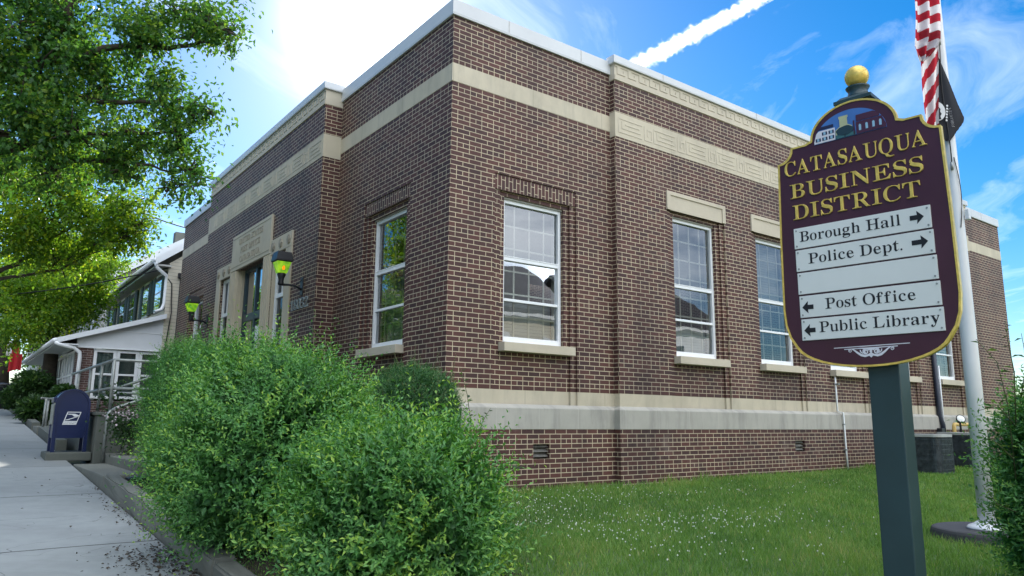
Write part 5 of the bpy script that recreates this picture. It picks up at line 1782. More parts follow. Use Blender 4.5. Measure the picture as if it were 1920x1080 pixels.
MB().tube([(0, 0, -1.15), (0, 0, .25), (-.03, 0, .36)], .035, 8).build('stake', M['black'], fl)
d_ = Vector((-.55, -.60, .42)).normalized()
c_ = Vector((-.02, -.02, .45))
MB().tube([c_ - d_ * .16, c_ - d_ * .12, c_ + d_ * .02, c_ + d_ * .05], [.04, .09, .145, .15], 16).build('lamp_housing', M['black'], fl)
MB().tube([c_ + d_ * .051, c_ + d_ * .056], [.125, .12], 16).build('lens', M['panel'], fl)
fl.scale = (.66, .66, .66)
gb = at(242, 882, 10.3)
gl_ = tag(empty('ground_box', (-2.98, 2.62, -.70)), 'small dark flat box lying by the kerb below the entrance steps', 'box')
MB().bbox((-.20, -.10, -.02), (.20, .10, .045), .012).build('box_body', M['black'], gl_)
MB().bbox((-.16, -.075, .044), (.16, .075, .056), .005).build('box_lid', M['bronze'], gl_)

# ------------------------------------------------------------------ neighbouring houses
HY = 17.0
HX = 0.04
gh = zs(17)
house = tag(empty('neighbour_house', (HX, HY, gh)), 'cream sided house with dark green shutters and a white front porch', 'house')


class HB(MB):
    root = None

    def build(s, name, m, parent=None, **k):
        o = s.root
        q = parent
        s.v = [(x - o.location.x, y - o.location.y, z - o.location.z) for x, y, z in s.v]
        return MB.build(s, name, m, parent or o, **k)


class H1(HB):
    root = house


HY1 = 29.0
EAVE = 5.02
mb = H1()
mb.quad((HX, HY, -1), (9, HY, -1), (9, HY, 10), (HX, HY, EAVE))
mb.v[-2] = (6.0, HY, EAVE + 4.6)
mb.add([(6.0, HY, EAVE + 4.6), (9, HY, -1), (12, HY, -1), (12, HY, EAVE)], [(0, 1, 2, 3)])
mb.quad((HX, HY, -1), (HX, HY1, -1), (HX, HY1, EAVE), (HX, HY, EAVE))
mb.quad((HX, HY1, -1), (12, HY1, -1), (12, HY1, EAVE), (HX, HY1, EAVE))
mb.build('wall', M['siding'])
mb = H1()
sl_ = 4.6 / 6.0
mb.prism([(HX - .45, EAVE - .10), (HX - .45, EAVE + .06), (6.0, EAVE + .06 + sl_ * 6.4), (12.4, EAVE + .06), (12.4, EAVE - .1), (6.0, EAVE - .1 + sl_ * 6.4)], HY - .22, HY1 + .2)
mb.build('roof', M['shingle'])
mb = H1()
mb.prism([(HX - .47, EAVE - .16), (HX - .47, EAVE + .08), (6.0, EAVE + .10 + sl_ * 6.4), (6.0, EAVE - .14 + sl_ * 6.4)], HY - .26, HY - .215)
mb.build('rake_board', M['siding_white'])
H1().box((HX - .40, HY - .2, EAVE - .16), (HX + .02, HY1, EAVE - .105)).build('soffit', M['siding_grey'])
H1().tube([(HX - .47, HY - .25, EAVE + .01), (HX - .47, HY1, EAVE + .01)], .075, 8).build('gutter', M['siding_white'])
H1().tube([(HX - .47, HY - .18, EAVE - .03), (HX - .40, HY - .16, EAVE - .22), (HX - .06, HY + .02, EAVE - .42), (HX - .05, HY + .05, EAVE - .6), (HX - .05, HY + .05, 3.7), (HX - .12, HY + .02, 3.5), (HX - .3, HY, 3.42)], .055, 10).build('downspout', M['white'])
H1().box((HX - .03, HY - .03, .0), (HX + .10, HY + .0, EAVE - .1)).build('corner_board', M['siding'])


def house_window(y, w=.85, z0=3.62, z1=4.72):
    f = H1()
    f.bbox((HX - .05, y - w / 2 - .08, z0 - .08), (HX + .03, y + w / 2 + .08, z1 + .10), .01)
    fr = f.build('window', M['white'])
    g = MB()
    o = house.location
    for a, b in ((z0, (z0 + z1) / 2 - .03), ((z0 + z1) / 2 + .03, z1)):
        g.box((HX - .062 - o.x, y - w / 2 - o.y, a - o.z), (HX - .051 - o.x, y + w / 2 - o.y, b - o.z))
    g.build('glass', M['glass'], fr)
    for s in (-1, 1):
        sh = MB()
        c = y + s * (w / 2 + .29)
        sh.bbox((HX - .07 - o.x, c - .20 - o.y, z0 - .05 - o.z), (HX - .01 - o.x, c + .20 - o.y, z1 + .06 - o.z), .008)
        for k in range(16):
            z = z0 + (z1 - z0) * k / 16
            sh.box((HX - .085 - o.x, c - .15 - o.y, z - o.z), (HX - .07 - o.x, c + .15 - o.y, z + .035 - o.z))
        sh.build('shutter', M['shutter'], fr)


for y in (18.1, 20.1, 22.6, 24.6, 27.0):
    house_window(y)
H1().box((1.35, 20.0, 6.0), (2.0, 20.7, 7.35)).build('chimney', M['kerb'])
# porch
PXW = -2.28
mb = H1()
mb.prism([(PXW - .58, 2.36), (HX, 3.34), (HX, 3.28), (PXW - .58, 2.24)], HY - .22, HY1 - 1)
mb.build('porch_roof', M['shingle'])
mb = H1()
mb.prism([(PXW - .60, 2.22), (PXW - .60, 2.37), (HX, 3.345), (HX, 3.20)], HY - .25, HY - .215)
mb.build('porch_rake', M['siding_white'])
mb = H1()
mb.prism([(PXW, 2.17), (HX, 2.17), (HX, 3.27), (PXW, 2.46)], HY - .02, HY + .03)
mb.box((PXW - .02, HY + .05, 2.17), (PXW + .03, HY1 - 1.2, 2.46))
mb.build('porch_panel', M['siding_white'])
mb = H1()
mb.box((PXW + .40, HY - .035, 2.70), (HX - .01, HY - .021, 2.725)).box((PXW - .0, HY - .045, 2.15), (HX - .01, HY - .022, 2.185))
mb.build('porch_trim', M['white'])
H1().box((PXW - .58, HY - .2, 2.20), (PXW, HY1 - 1, 2.235)).build('porch_soffit', M['siding_white'])
H1().tube([(PXW - .62, HY - .26, 2.30), (PXW - .62, HY1 - 1, 2.30)], .07, 8).build('porch_gutter', M['siding_white'])
H1().tube([(PXW - .60, HY - .22, 2.26), (PXW - .52, HY - .22, 2.20), (PXW - .10, HY - .12, 2.12), (PXW + .06, HY - .09, 2.0), (PXW + .08, HY - .08, 1.85), (PXW + .06, HY - .08, .1)], .055, 10).build('porch_downspout', M['white'])
mb = H1()
mb.box((PXW, HY, -.6), (PXW + .43, HY + .40, 2.17)).box((PXW + .43, HY + .02, -.6), (HX, HY + .2, .60))
mb.box((PXW + .02, HY + .40, -.6), (PXW + .2, HY1 - 1.2, .60)).box((PXW, HY + 5.2, .60), (PXW + .4, HY + 5.6, 2.17)).box((PXW, HY1 - 1.6, .60), (PXW + .4, HY1 - 1.2, 2.17))
mb.build('porch_brickwork', M['brick_far'])
o = house.location


def porch_window(a, b, axis):
    f, g = MB(), MB()
    z0, z1 = .66, 2.13
    if axis == 'x':
        y = HY + .02
        for p, q in ((a, a + .09), (b - .09, b)):
            f.bbox((p - o.x, y - o.y, z0 - o.z), (q - o.x, y + .06 - o.y, z1 - o.z), .006)
        for p, q in ((z0, z0 + .08), (z1 - .08, z1), (1.36, 1.42)):
            f.bbox((a + .088 - o.x, y + .003 - o.y, p - o.z), (b - .088 - o.x, y + .057 - o.y, q - o.z), .006)
        g.box((a + .08 - o.x, y + .025 - o.y, z0 + .07 - o.z), (b - .08 - o.x, y + .035 - o.y, z1 - .07 - o.z))
        cu = MB().box((a - o.x, y + .12 - o.y, z0 - o.z), (b - o.x, y + .13 - o.y, z1 - o.z))
    else:
        x = PXW + .03
        for p, q in ((a, a + .09), (b - .09, b)):
            f.bbox((x - o.x, p - o.y, z0 - o.z), (x + .06 - o.x, q - o.y, z1 - o.z), .006)
        for p, q in ((z0, z0 + .08), (z1 - .08, z1), (1.36, 1.42)):
            f.bbox((x + .003 - o.x, a + .088 - o.y, p - o.z), (x + .057 - o.x, b - .088 - o.y, q - o.z), .006)
        g.box((x + .025 - o.x, a + .08 - o.y, z0 + .07 - o.z), (x + .035 - o.x, b - .08 - o.y, z1 - .07 - o.z))
        cu = MB().box((x + .12 - o.x, a - o.y, z0 - o.z), (x + .13 - o.x, b - o.y, z1 - o.z))
    fr = f.build('porch_window', M['white'], house)
    g.build('glass', M['glass'], fr)
    cu.build('curtain', M['porch_curtain'], fr)


M['porch_curtain'] = simple('green_grey_curtain', (0.40, 0.47, 0.43), 0.9)
for k in range(3):
    porch_window(PXW + .45 + k * .62, PXW + .45 + (k + 1) * .62 - .005, 'x')
for k in range(7):
    porch_window(HY + .42 + k * .68, HY + .42 + (k + 1) * .68 - .01, 'y')
for k in range(7):
    porch_window(HY + 5.62 + k * .68, HY + 5.62 + (k + 1) * .68 - .01, 'y')
# service cables on the house wall
cab = MB()
cab.tube([(HX - .02 - o.x, -.03, 4.5 - o.z), (HX + .10 - o.x, -.05, 4.35 - o.z), (HX + .16 - o.x, -.05, 3.4 - o.z), (HX + .08 - o.x, -.05, 2.4 - o.z), (HX + .02 - o.x, -.05, 1.6 - o.z)], .018, 6)
cab.tube([(HX + .36 - o.x, -.05, 4.62 - o.z), (HX + .36 - o.x, -.05, 1.2 - o.z)], .030, 6)
cab.build('service_cable', M['wire'], house)
cab = MB().bbox((HX + .26 - o.x, -.12, 4.55 - o.z), (HX + .50 - o.x, -.02, 4.72 - o.z), .02)
cab.build('cable_bracket', M['black'], house)

h2 = tag(empty('grey_house', (-.5, 34, zs(34))), 'pale grey house with a dark roof rising behind the trees beyond the porch', 'house')


class H2(HB):
    root = h2


mb = H2()
A_ = at(222, 512, 40.5)
B_ = at(352, 452, 40.5)
y2 = 33.0
mb.prism([(.35, 0), (9, 0), (9, 7.0), (4.9, 9.75), (.35, 6.7)], y2, 44)
mb.build('wall', M['siding_grey'])
mb = H2()
mb.prism([(-.25, 6.35), (4.9, 9.8), (10, 6.4), (10, 6.75), (4.9, 10.15), (-.25, 6.70)], y2 - .5, 44.5)
mb.build('roof', M['shingle'])
H2().prism([(-.28, 6.30), (-.28, 6.72), (4.9, 10.18), (4.9, 9.76)], y2 - .58, y2 - .5).build('rake_board', M['siding_white'])
H2().box((3.5, 33.2, 8.6), (3.95, 33.7, 9.9)).build('chimney', M['kerb'])
mb = H2()
mb.box((.30, 35, 4.6), (.36, 36.0, 6.2)).box((.30, 39, 4.6), (.36, 40.0, 6.2))
mb.build('window', M['white'])
H2().box((-1.2, 44.2, 0), (6, 52, 9.6)).build('rear_wing', M['siding_grey'])
H2().box((-1.6, 43.9, 9.6), (6.4, 52.4, 9.95)).build('rear_roof', M['shingle'])

# overhead service wires between the house and the street poles


def wire(a, b, sag, label):
    a, b = Vector(a), Vector(b)
    w = tag(empty('overhead_wire', a), label, 'wire')
    pts = []
    for i in range(25):
        t = i / 24
        p = a.lerp(b, t) - Vector((0, 0, sag * 4 * t * (1 - t)))
        pts.append(rel(p, w))
    MB().tube(pts, .020, 5).build('cable', M['wire'], w)


wire((HX - .02, HY - .05, 4.86), at(-150, 560, 24), .25, 'thin dark service wire running level from the house corner into the trees')
wire(at(352, 428, 24.5), at(-100, 175, 14), .35, 'thin dark wire climbing from the cream house gable into the near tree')

# houses over the two streets, lit by the sun and mirrored in the post office windows


def far_house(loc, w, d, h, roof, rz, wallm, label, cols, rows):
    o = tag(empty('street_house', loc, rz), label, 'house')
    MB().box((-w / 2, 0, -1.5), (w / 2, d, h)).build('wall', wallm, o)
    rf = MB()
    rf.prism([(-.4, h - .1), (d / 2, h + roof), (d + .4, h - .1), (d / 2, h + roof - .25)][::1], -w / 2 - .3, w / 2 + .3, 'yz')
    rf.build('roof', M['shingle'], o)
    MB().box((-w / 2 - .2, -.35, h - .12), (w / 2 + .2, .0, h + .12)).build('eave_board', M['white'], o)
    for r in range(rows):
        for c in range(cols):
            x = -w / 2 + w * (c + .5) / cols
            z = .9 + r * 2.9
            fr = MB().bbox((x - .62, -.07, z - .1), (x + .62, .02, z + 1.65), .02).build('window', M['white'], o)
            MB().box((x - .48, -.085, z + .05), (x + .48, -.071, z + .72)).box((x - .48, -.085, z + .82), (x + .48, -.071, z + 1.5)).build('pane', M['bronze'], fr)
    pr = MB().box((-w * .3, -1.8, 2.55), (w * .3, -.01, 2.75))
    for x in (-w * .28, 0, w * .28):
        pr.box((x - .08, -1.75, -.6), (x + .08, -1.6, 2.55))
    pr.build('porch', M['siding_white'], o)


far_house((3, -19, -1.3), 11, 9, 8.8, 2.4, math.pi, M['tan'], 'tall tan house over the side street facing the lawn', 4, 3)
far_house((15.5, -20, -1.2), 10, 9, 6.4, 3.6, math.pi, M['siding'], 'cream two storey house over the side street beyond the tan one', 3, 2)
far_house((-9, -20, -1.6), 8, 9, 6.0, 3.2, math.pi, M['siding_grey'], 'grey two storey house on the corner over the side street', 3, 2)
far_house((27, -19, -1.0), 10, 9, 6.2, 3.2, math.pi, M['siding_white'], 'white two storey house farthest along the side street', 3, 2)
far_house((-19.5, -3, -1.1), 10, 9, 6.2, 3.2, math.pi / 2, M['siding'], 'cream two storey house over the street opposite the shrubs', 3, 2)
far_house((-19.5, 9, -.5), 10, 9, 6.2, 3.2, math.pi / 2, M['tan'], 'tan two storey house over the street opposite the entrance', 3, 2)
far_house((-19.5, 21, .2), 10, 9, 6.2, 3.2, math.pi / 2, M['siding_grey'], 'grey two storey house over the street opposite the porch', 3, 2)

far_house((-19.5, 34, .9), 12, 9, 6.2, 3.2, math.pi / 2, M['siding'], 'cream two storey house over the street up the hill', 4, 2)
far_house((-19.5, 48, 1.7), 12, 9, 6.4, 3.2, math.pi / 2, M['tan'], 'tan two storey house over the street farthest up the hill', 4, 2)

# ------------------------------------------------------------------ shrubs


def bush(name, label, c, rad, n_sprig, leaf=.032, m='privet', seed=1, power=2.6, up=.55, core=.80, per=11, spr=(.14, .30), lumpy=.13, tip=.5, group=None, box=(1, 1, 1)):
    """privet-like shrub: sprigs rooted over a lumpy rounded-box shell, each with paired leaves; solid dark core inside"""
    r_ = np.random.default_rng(seed)
    root = tag(empty(name, c), label, 'shrub', group)
    rad = np.array(rad)
    # shell points
    d = unit(r_.normal(size=(n_sprig, 3)))
    sq = (np.abs(d) ** power).sum(1) ** (-1 / power)
    k = sq * (1 + lumpy * lump(d * 2.0, seed + 5) + .55 * lumpy * lump(d * 5.5, seed + 6))
    depth = 1 - np.abs(r_.normal(0, .11, n_sprig))
    base = d * (k * depth)[:, None] * rad
    out = unit(d / rad * rad.min())
    flow = np.stack([lump(d * 3.2, seed + 20 + q) for q in range(3)], 1)
    ax = unit(out * .8 + np.array([0, 0, up]) + .55 * flow + r_.normal(0, .20, (n_sprig, 3)))
    L = r_.uniform(spr[0], spr[1], n_sprig) * np.where(r_.random(n_sprig) < .06, 1.7, 1.0)
    t = (np.arange(per) + .6) / per
    pos = base[:, None, :] + ax[:, None, :] * (L[:, None] * t[None, :])[:, :, None]
    pos += (np.array([0, 0, -1.0]) * .10)[None, None, :] * ((t ** 2)[None, :] * L[:, None])[:, :, None]
    a = unit(np.cross(ax, r_.normal(size=(n_sprig, 3))))
    b = np.cross(ax, a)
    ph = (np.arange(per) * 2.4)[None, :] + r_.uniform(0, 6.28, n_sprig)[:, None]
    rad_dir = a[:, None, :] * np.cos(ph)[:, :, None] + b[:, None, :] * np.sin(ph)[:, :, None]
    al = unit(rad_dir * .8 + ax[:, None, :] * .75 + r_.normal(0, .15, pos.shape))
    nr = unit(ax[:, None, :] * .8 - rad_dir * .3 + np.array([0, 0, .5]) + r_.normal(0, .25, pos.shape))
    N = n_sprig * per
    ll = (r_.uniform(.7, 1.25, (n_sprig, per)) * leaf * (1.05 - .45 * t)[None, :]).reshape(N)
    fresh = (r_.random(n_sprig) < .28)[:, None] * tip
    tint = np.clip(.24 + .24 * t[None, :] + fresh * (t[None, :] ** 1.5) * r_.uniform(.4, 1, n_sprig)[:, None] + r_.normal(0, .055, (n_sprig, per)) + r_.normal(0, .06, n_sprig)[:, None] + .20 * lump(d * 3, seed + 9)[:, None] + .10 * lump(d * 7, seed + 10)[:, None], 0, .90).reshape(N)
    leaves('foliage', pos.reshape(N, 3), al.reshape(N, 3), nr.reshape(N, 3), ll, ll * .40, tint, M[m], root)
    # inner leaves fill the depth behind the outer sprigs
    n2 = N // 2
    d2 = unit(r_.normal(size=(n2, 3)))
    k2 = (np.abs(d2) ** power).sum(1) ** (-1 / power) * (1 + lumpy * lump(d2 * 2.0, seed + 5) + .55 * lumpy * lump(d2 * 5.5, seed + 6)) * r_.uniform(.80, .99, n2)
    leaves('inner_foliage', d2 * k2[:, None] * rad, unit(d2 + r_.normal(0, .8, (n2, 3))), unit(d2 + r_.normal(0, .5, (n2, 3))), r_.uniform(.9, 1.5, n2) * leaf, r_.uniform(.5, .8, n2) * leaf, np.clip(r_.normal(.25, .12, n2), 0, 1), M[m], root)
    # solid core closing the shrub; its inner shade is put into the colour
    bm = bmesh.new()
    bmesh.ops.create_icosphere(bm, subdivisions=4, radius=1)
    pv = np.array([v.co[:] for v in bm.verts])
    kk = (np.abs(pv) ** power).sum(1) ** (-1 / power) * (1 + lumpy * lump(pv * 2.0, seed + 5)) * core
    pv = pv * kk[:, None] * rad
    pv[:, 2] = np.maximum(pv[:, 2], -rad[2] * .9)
    me = bpy.data.meshes.new('dark_core')
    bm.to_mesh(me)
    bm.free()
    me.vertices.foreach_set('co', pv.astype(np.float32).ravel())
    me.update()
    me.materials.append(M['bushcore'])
    ob = bpy.data.objects.new('dark_core', me)
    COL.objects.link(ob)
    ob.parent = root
    # upright shoots that have outgrown the clipping
    tw = MB()
    sh_p, sh_a, sh_n, sh_l, sh_t = [], [], [], [], []
    pick = r_.choice(np.where(d[:, 2] > .15)[0], max(4, n_sprig // 150))
    for i in pick:
        h = r_.uniform(.14, .34) * min(1.0, rad[2] * 1.6)
        lean = unit(out[i] * .35 + np.array([0, 0, 1]) + r_.normal(0, .2, 3))
        p0 = base[i]
        tw.tube([p0, p0 + lean * h * .5, p0 + lean * h + np.array([0, 0, -.01])], [.0035, .0028, .0015], 5)
        m_ = int(h / .022)
        for q in range(m_):
            s = (q + 1) / m_
            an = q * 1.57 + r_.uniform(0, .5)
            rd = np.array([math.cos(an), math.sin(an), .35])
            sh_p.append(p0 + lean * h * s)
            sh_a.append(rd)
            sh_n.append(np.array([0, 0, 1]) + r_.normal(0, .2, 3))
            sh_l.append(leaf * (1.25 - .55 * s))
            sh_t.append(.45 + .5 * s * r_.uniform(.5, 1))
    tw.build('shoot_stems', M['twig'], root, recalc=False)['kind'] = 'stuff'
    sl2 = np.array(sh_l)
    leaves('shoot_foliage', np.array(sh_p), np.array(sh_a), np.array(sh_n), sl2, sl2 * .48, np.clip(np.array(sh_t), 0, 1), M[m], root)
    return root


M['bushcore'] = simple('shrub_inner_shade', (0.020, 0.028, 0.014), 0.95, 0, 0.5, 22, 0.8)  # dark tone stands for shade deep inside the shrub


def on_bed(px, depth, dz):
    p = at(px, 800, depth)
    return (p.x, p.y, dz)


c = at(742, 900, 5.05)
bush('privet_shrub', 'bushy privet shrub at the edge of the lawn before the building corner', (c.x - .03, c.y, -.58), (.50, .58, .46), 4400, .060, seed=3, lumpy=.20, tip=.62, power=3.0, spr=(.18, .44))
c = at(488, 900, 6.35)
bush('privet_shrub', 'tall fresh green privet shrub bulging over the kerb wall', (c.x, c.y, -.14), (.64, .80, .72), 5600, .053, seed=11, lumpy=.20, tip=.55, power=2.8, spr=(.18, .44))
c = at(585, 820, 6.9)
bush('privet_shrub', 'light green privet filling the gap between the two biggest shrubs', (c.x, c.y, -.30), (.55, .55, .58), 3200, .042, seed=17, lumpy=.10, tip=.62, power=2.8)
c = at(385, 800, 9.6)
bush('privet_shrub', 'dark tall privet shrub beside the entrance steps', (c.x, c.y, .08), (.64, .95, .90), 6600, .040, seed=23, lumpy=.15, tip=.25, power=3.0)
c = at(768, 760, 7.7)
bush('evergreen_shrub', 'rounded dark clipped evergreen close to the brick corner', (c.x, c.y, .04), (.52, .52, .60), 5200, .024, m='yew', seed=31, lumpy=.06, power=2.3, up=.8, spr=(.06, .13), tip=.8)
c = at(2032, 940, 4.3)
bush('privet_shrub', 'dark hedge shrub at the lawn edge past the flagpole', (c.x, c.y, -.36), (.30, .30, .66), 2400, .048, seed=41, lumpy=.2, tip=.35, power=2.6)

# loose weed with long shoots against the wall, seen over the front shrub


def sprig_plant(name, label, stems, leaf, m, seed, cat='plant'):
    r_ = np.random.default_rng(seed)
    b0 = Vector(stems[0][0])
    root = tag(empty(name, b0), label, cat)
    tw = MB()
    Pp, Aa, Nn, Ll, Tt = [], [], [], [], []
    for pts in stems:
        pts = [np.array(rel(p, root)) for p in pts]
        tw.tube([tuple(p) for p in pts], [.004 - .0025 * i / (len(pts) - 1) for i in range(len(pts))], 5)
        for i in range(len(pts) - 1):
            seg = pts[i + 1] - pts[i]
            L = np.linalg.norm(seg)
            m_ = max(2, int(L / (leaf * .55)))
            for q in range(m_):
                an = q * 1.6 + r_.uniform(0, .8)
                rd = np.array([math.cos(an), math.sin(an), .25 + r_.normal(0, .2)])
                Pp.append(pts[i] + seg * q / m_)
                Aa.append(rd)
                Nn.append(np.array([0, 0, 1]) + r_.normal(0, .3, 3))
                Ll.append(leaf * r_.uniform(.6, 1.2))
                Tt.append(np.clip(r_.normal(.65, .18), 0, 1))
    tw.build('stem', M['twig'], root, recalc=False)
    Ll = np.array(Ll)
    leaves('foliage', np.array(Pp), np.array(Aa), np.array(Nn), Ll, Ll * .5, np.array(Tt), M[m], root)
    return root


sprig_plant('tall_weed', 'leggy young weed with long green shoots standing beside the base stone', [
    [at(880, 900, 5.5), at(884, 800, 5.5), at(876, 740, 5.5), at(864, 690, 5.5)],
    [at(880, 880, 5.5), at(905, 790, 5.5), at(920, 765, 5.5)],
    [at(890, 900, 5.4), at(920, 850, 5.4), at(950, 830, 5.4)],
    [at(895, 930, 5.4), at(940, 890, 5.3), at(985, 872, 5.3)],
    [at(895, 960, 5.4), at(935, 940, 5.3), at(955, 915, 5.3)]], .045, 'weed', 5)
sprig_plant('hedge_sapling', 'thin leafy sapling leaning out of the hedge across the white flagpole', [
    [at(1905, 900, 4.3), at(1890, 760, 4.3), at(1870, 680, 4.3), at(1830, 636, 4.3)],
    [at(1905, 800, 4.3), at(1902, 700, 4.3), at(1890, 640, 4.3), at(1885, 602, 4.3)],
    [at(1905, 800, 4.3), at(1870, 760, 4.2), at(1835, 770, 4.2)],
    [at(1912, 760, 4.4), at(1925, 680, 4.4), at(1915, 625, 4.4)],
    [at(1900, 860, 4.2), at(1868, 830, 4.2), at(1845, 815, 4.2)],
    [at(1905, 960, 4.2), at(1870, 945, 4.2), at(1842, 910, 4.2)]], .050, 'weed', 6)
# white flowers at the steps
fw_ = tag(empty('flowering_plant', (-2.66, 5.6, -.35)), 'pale pink flowering plant spilling beside the steps handrail', 'plant')
r_ = np.random.default_rng(77)
n = 900
p = r_.normal(0, 1, (n, 3)) * (.16, .16, .17) + (0, 0, .28)
leaves('foliage', p, rand_unit(n), rand_unit(n) + (0, 0, .8), r_.uniform(.05, .09, n), r_.uniform(.025, .05, n), r_.uniform(.1, .7, n), M['weed'], fw_)
n = 150
p = r_.normal(0, 1, (n, 3)) * (.15, .15, .05) + (-.05, -.05, .50)
leaves('blossoms', p, rand_unit(n), rand_unit(n) + (0, 0, 1), r_.uniform(.03, .05, n), r_.uniform(.03, .045, n), r_.uniform(0, 1, n), M['pink'], fw_)
MB().tube([(0, 0, -.3), (0, 0, .3)], .02, 6).build('stem', M['twig'], fw_)

# ------------------------------------------------------------------ trees


def tree(name, label, base, trunk, limbs, blobs, n_leaf, leaf, m, seed, cat='tree', squash=.75, per=16, spread=.30):
    """trunk and limbs as tapering tubes; leaves gathered in sprays through uneven clumps"""
    r_ = np.random.default_rng(seed)
    base = Vector(base)
    root = tag(empty(name, base), label, cat)
    tb = MB()
    tb.tube([rel(p, root) for p, _ in trunk], [r for _, r in trunk], 12)
    tb.build('trunk', M['bark'], root)
    tl = MB()
    for pts, r0, r1 in limbs:
        k = len(pts)
        q = [np.array(rel(p, root)) for p in pts]
        fine = []
        for i in range(k - 1):
            for s in range(4):
                fine.append(q[i] + (q[i + 1] - q[i]) * s / 4 + r_.normal(0, r0 * .35, 3) * (0 if i == 0 and s == 0 else 1))
        fine.append(q[-1])
        tl.tube(fine, [r0 + (r1 - r0) * i / (len(fine) - 1) for i in range(len(fine))], 8)
    vol = np.array([b[1] ** 2 for b in blobs])
    cnt = (vol / vol.sum() * n_leaf / per).astype(int) + 1
    P_, A_, N_, L_, T_ = [], [], [], [], []
    for (c, r), k in zip(blobs, cnt):
        c = np.array(rel(c, root))
        ns = max(5, int(9 * (r / .45) ** 1.3))
        dc = unit(r_.normal(size=(ns, 3)))
        sub_c = dc * (r * r_.random(ns) ** .40)[:, None] * (1, 1, squash)
        sub_r = r * r_.uniform(.16, .40, ns) * (9 / ns) ** .25
        pk = r_.integers(0, ns, k)
        d = unit(r_.normal(size=(k, 3)))
        sc = c + sub_c[pk] + d * (sub_r[pk] * r_.random(k) ** .5)[:, None] * (1, 1, .7)
        tw = unit(d * .6 + r_.normal(0, .7, (k, 3)) + np.array([0, 0, -.15]))
        for j in range(min(k, 40)):
            if j % 3 == 0:
                tl.tube([c + (sc[j] - c) * .15, c + (sc[j] - c) * .6 + r_.normal(0, .05, 3), sc[j] + tw[j] * spread * .6], [.012 + leaf * .08, .008 + leaf * .04, .003], 5)
        t = r_.random((k, per))
        pos = sc[:, None, :] + tw[:, None, :] * ((t - .3) * spread * 1.5)[:, :, None] + r_.normal(0, spread * .30, (k, per, 3))
        al = unit(tw[:, None, :] * .5 + r_.normal(0, .6, (k, per, 3)) + np.array([0, 0, -.35]))
        nr = unit(np.array([0, 0, 1.0]) + r_.normal(0, .45, (k, per, 3)))
        P_.append(pos.reshape(-1, 3))
        A_.append(al.reshape(-1, 3))
        N_.append(nr.reshape(-1, 3))
        L_.append(leaf * r_.uniform(.55, 1.2, k * per))
        T_.append(np.clip(np.repeat(r_.normal(.5, .2, k), per) + r_.normal(0, .13, k * per), 0, 1))
    P_, A_, N_, L_, T_ = [np.concatenate(x) for x in (P_, A_, N_, L_, T_)]
    leaves('crown', P_, A_, N_, L_, L_ * .62, T_, M[m], root, fold=.18)
    tl.build('limbs', M['bark'], root, recalc=False)
    return root


def blob(px, py, r, depth, jit=0.0):
    return (at(px, py, depth), r / CAM_F * depth)


# big street tree: its trunk stands left of the view on the tree lawn, its limbs reach over the sidewalk
D1 = 9.5
tA = Vector((-6.25, 1.6, zs(1.6)))
top = Vector((-6.1, 1.9, 2.2))
bl = [blob(385, 45, 62, D1), blob(425, 60, 34, D1 - .2), blob(330, 35, 60, D1 + .3), blob(255, 60, 80, D1), blob(150, 45, 110, D1 + .2), blob(20, 40, 130, D1 - .5), blob(70, 150, 120, D1 - .3), blob(200, 160, 85, D1 + .3),
      blob(285, 165, 48, D1 + .2), blob(310, 205, 60, D1), blob(355, 215, 36, D1 - .2), blob(400, 213, 24, D1 - .3), blob(340, 265, 52, D1), blob(352, 325, 36, D1 - .1), blob(320, 345, 38, D1), blob(370, 345, 18, D1 - .2), blob(260, 265, 66, D1 + .2), blob(230, 320, 40, D1 + .1),
      blob(150, 255, 90, D1 - .3), blob(30, 250, 110, D1 - .6), blob(90, 320, 60, D1 - .2), blob(-120, 120, 180, D1 - .5), blob(-120, -120, 220, D1), blob(180, -90, 140, D1 + .3), blob(360, -60, 90, D1 + .2)]
lim = [([top, at(-60, 290, D1 - .4), at(60, 268, D1 - .3), at(140, 262, D1), at(240, 245, D1), at(330, 250, D1)], .075, .015),
       ([top, at(-80, 330, D1), at(90, 300, D1), at(230, 300, D1), at(330, 325, D1)], .06, .012),
       ([top + Vector((0, 0, 1)), at(-40, 150, D1), at(120, 60, D1), at(150, -10, D1), at(170, -80, D1)], .10, .03),
       ([top + Vector((0, 0, 1.3)), at(40, 130, D1), at(180, 95, D1), at(268, 85, D1), at(330, 92, D1), at(390, 78, D1), at(435, 60, D1)], .06, .012),
       ([top + Vector((0, 0, .6)), at(20, 190, D1), at(150, 180, D1), at(300, 190, D1), at(400, 212, D1)], .06, .010),
       ([top, at(-120, 60, D1), at(-100, -150, D1)], .12, .04)]
tree('street_tree', 'big dark leafed street tree overhanging the sidewalk from beside the road', tA, [(tA - Vector((0, 0, .2)), .26), (tA + Vector((.02, .05, .5)), .19), (Vector((-6.2, 1.8, .8)), .165), (top, .15), (top + Vector((0, .1, 1.5)), .13)], lim, bl, 60000, .076, 'maple', 51, per=14, spread=.25)
D2 = 14.0
tB = Vector((-6.3, 7.2, zs(7.2)))
topB = Vector((-6.2, 7.3, 2.0))
bl = [blob(70, 345, 95, D2), blob(170, 350, 85, D2 + .3), blob(235, 385, 52, D2), blob(262, 420, 32, D2 - .1), blob(225, 440, 45, D2), blob(120, 420, 80, D2), blob(30, 420, 70, D2 - .3), blob(180, 455, 50, D2), blob(60, 470, 60, D2), blob(-80, 380, 120, D2), blob(20, 300, 80, D2), blob(110, 490, 40, D2), blob(160, 290, 80, D2 + .5)]
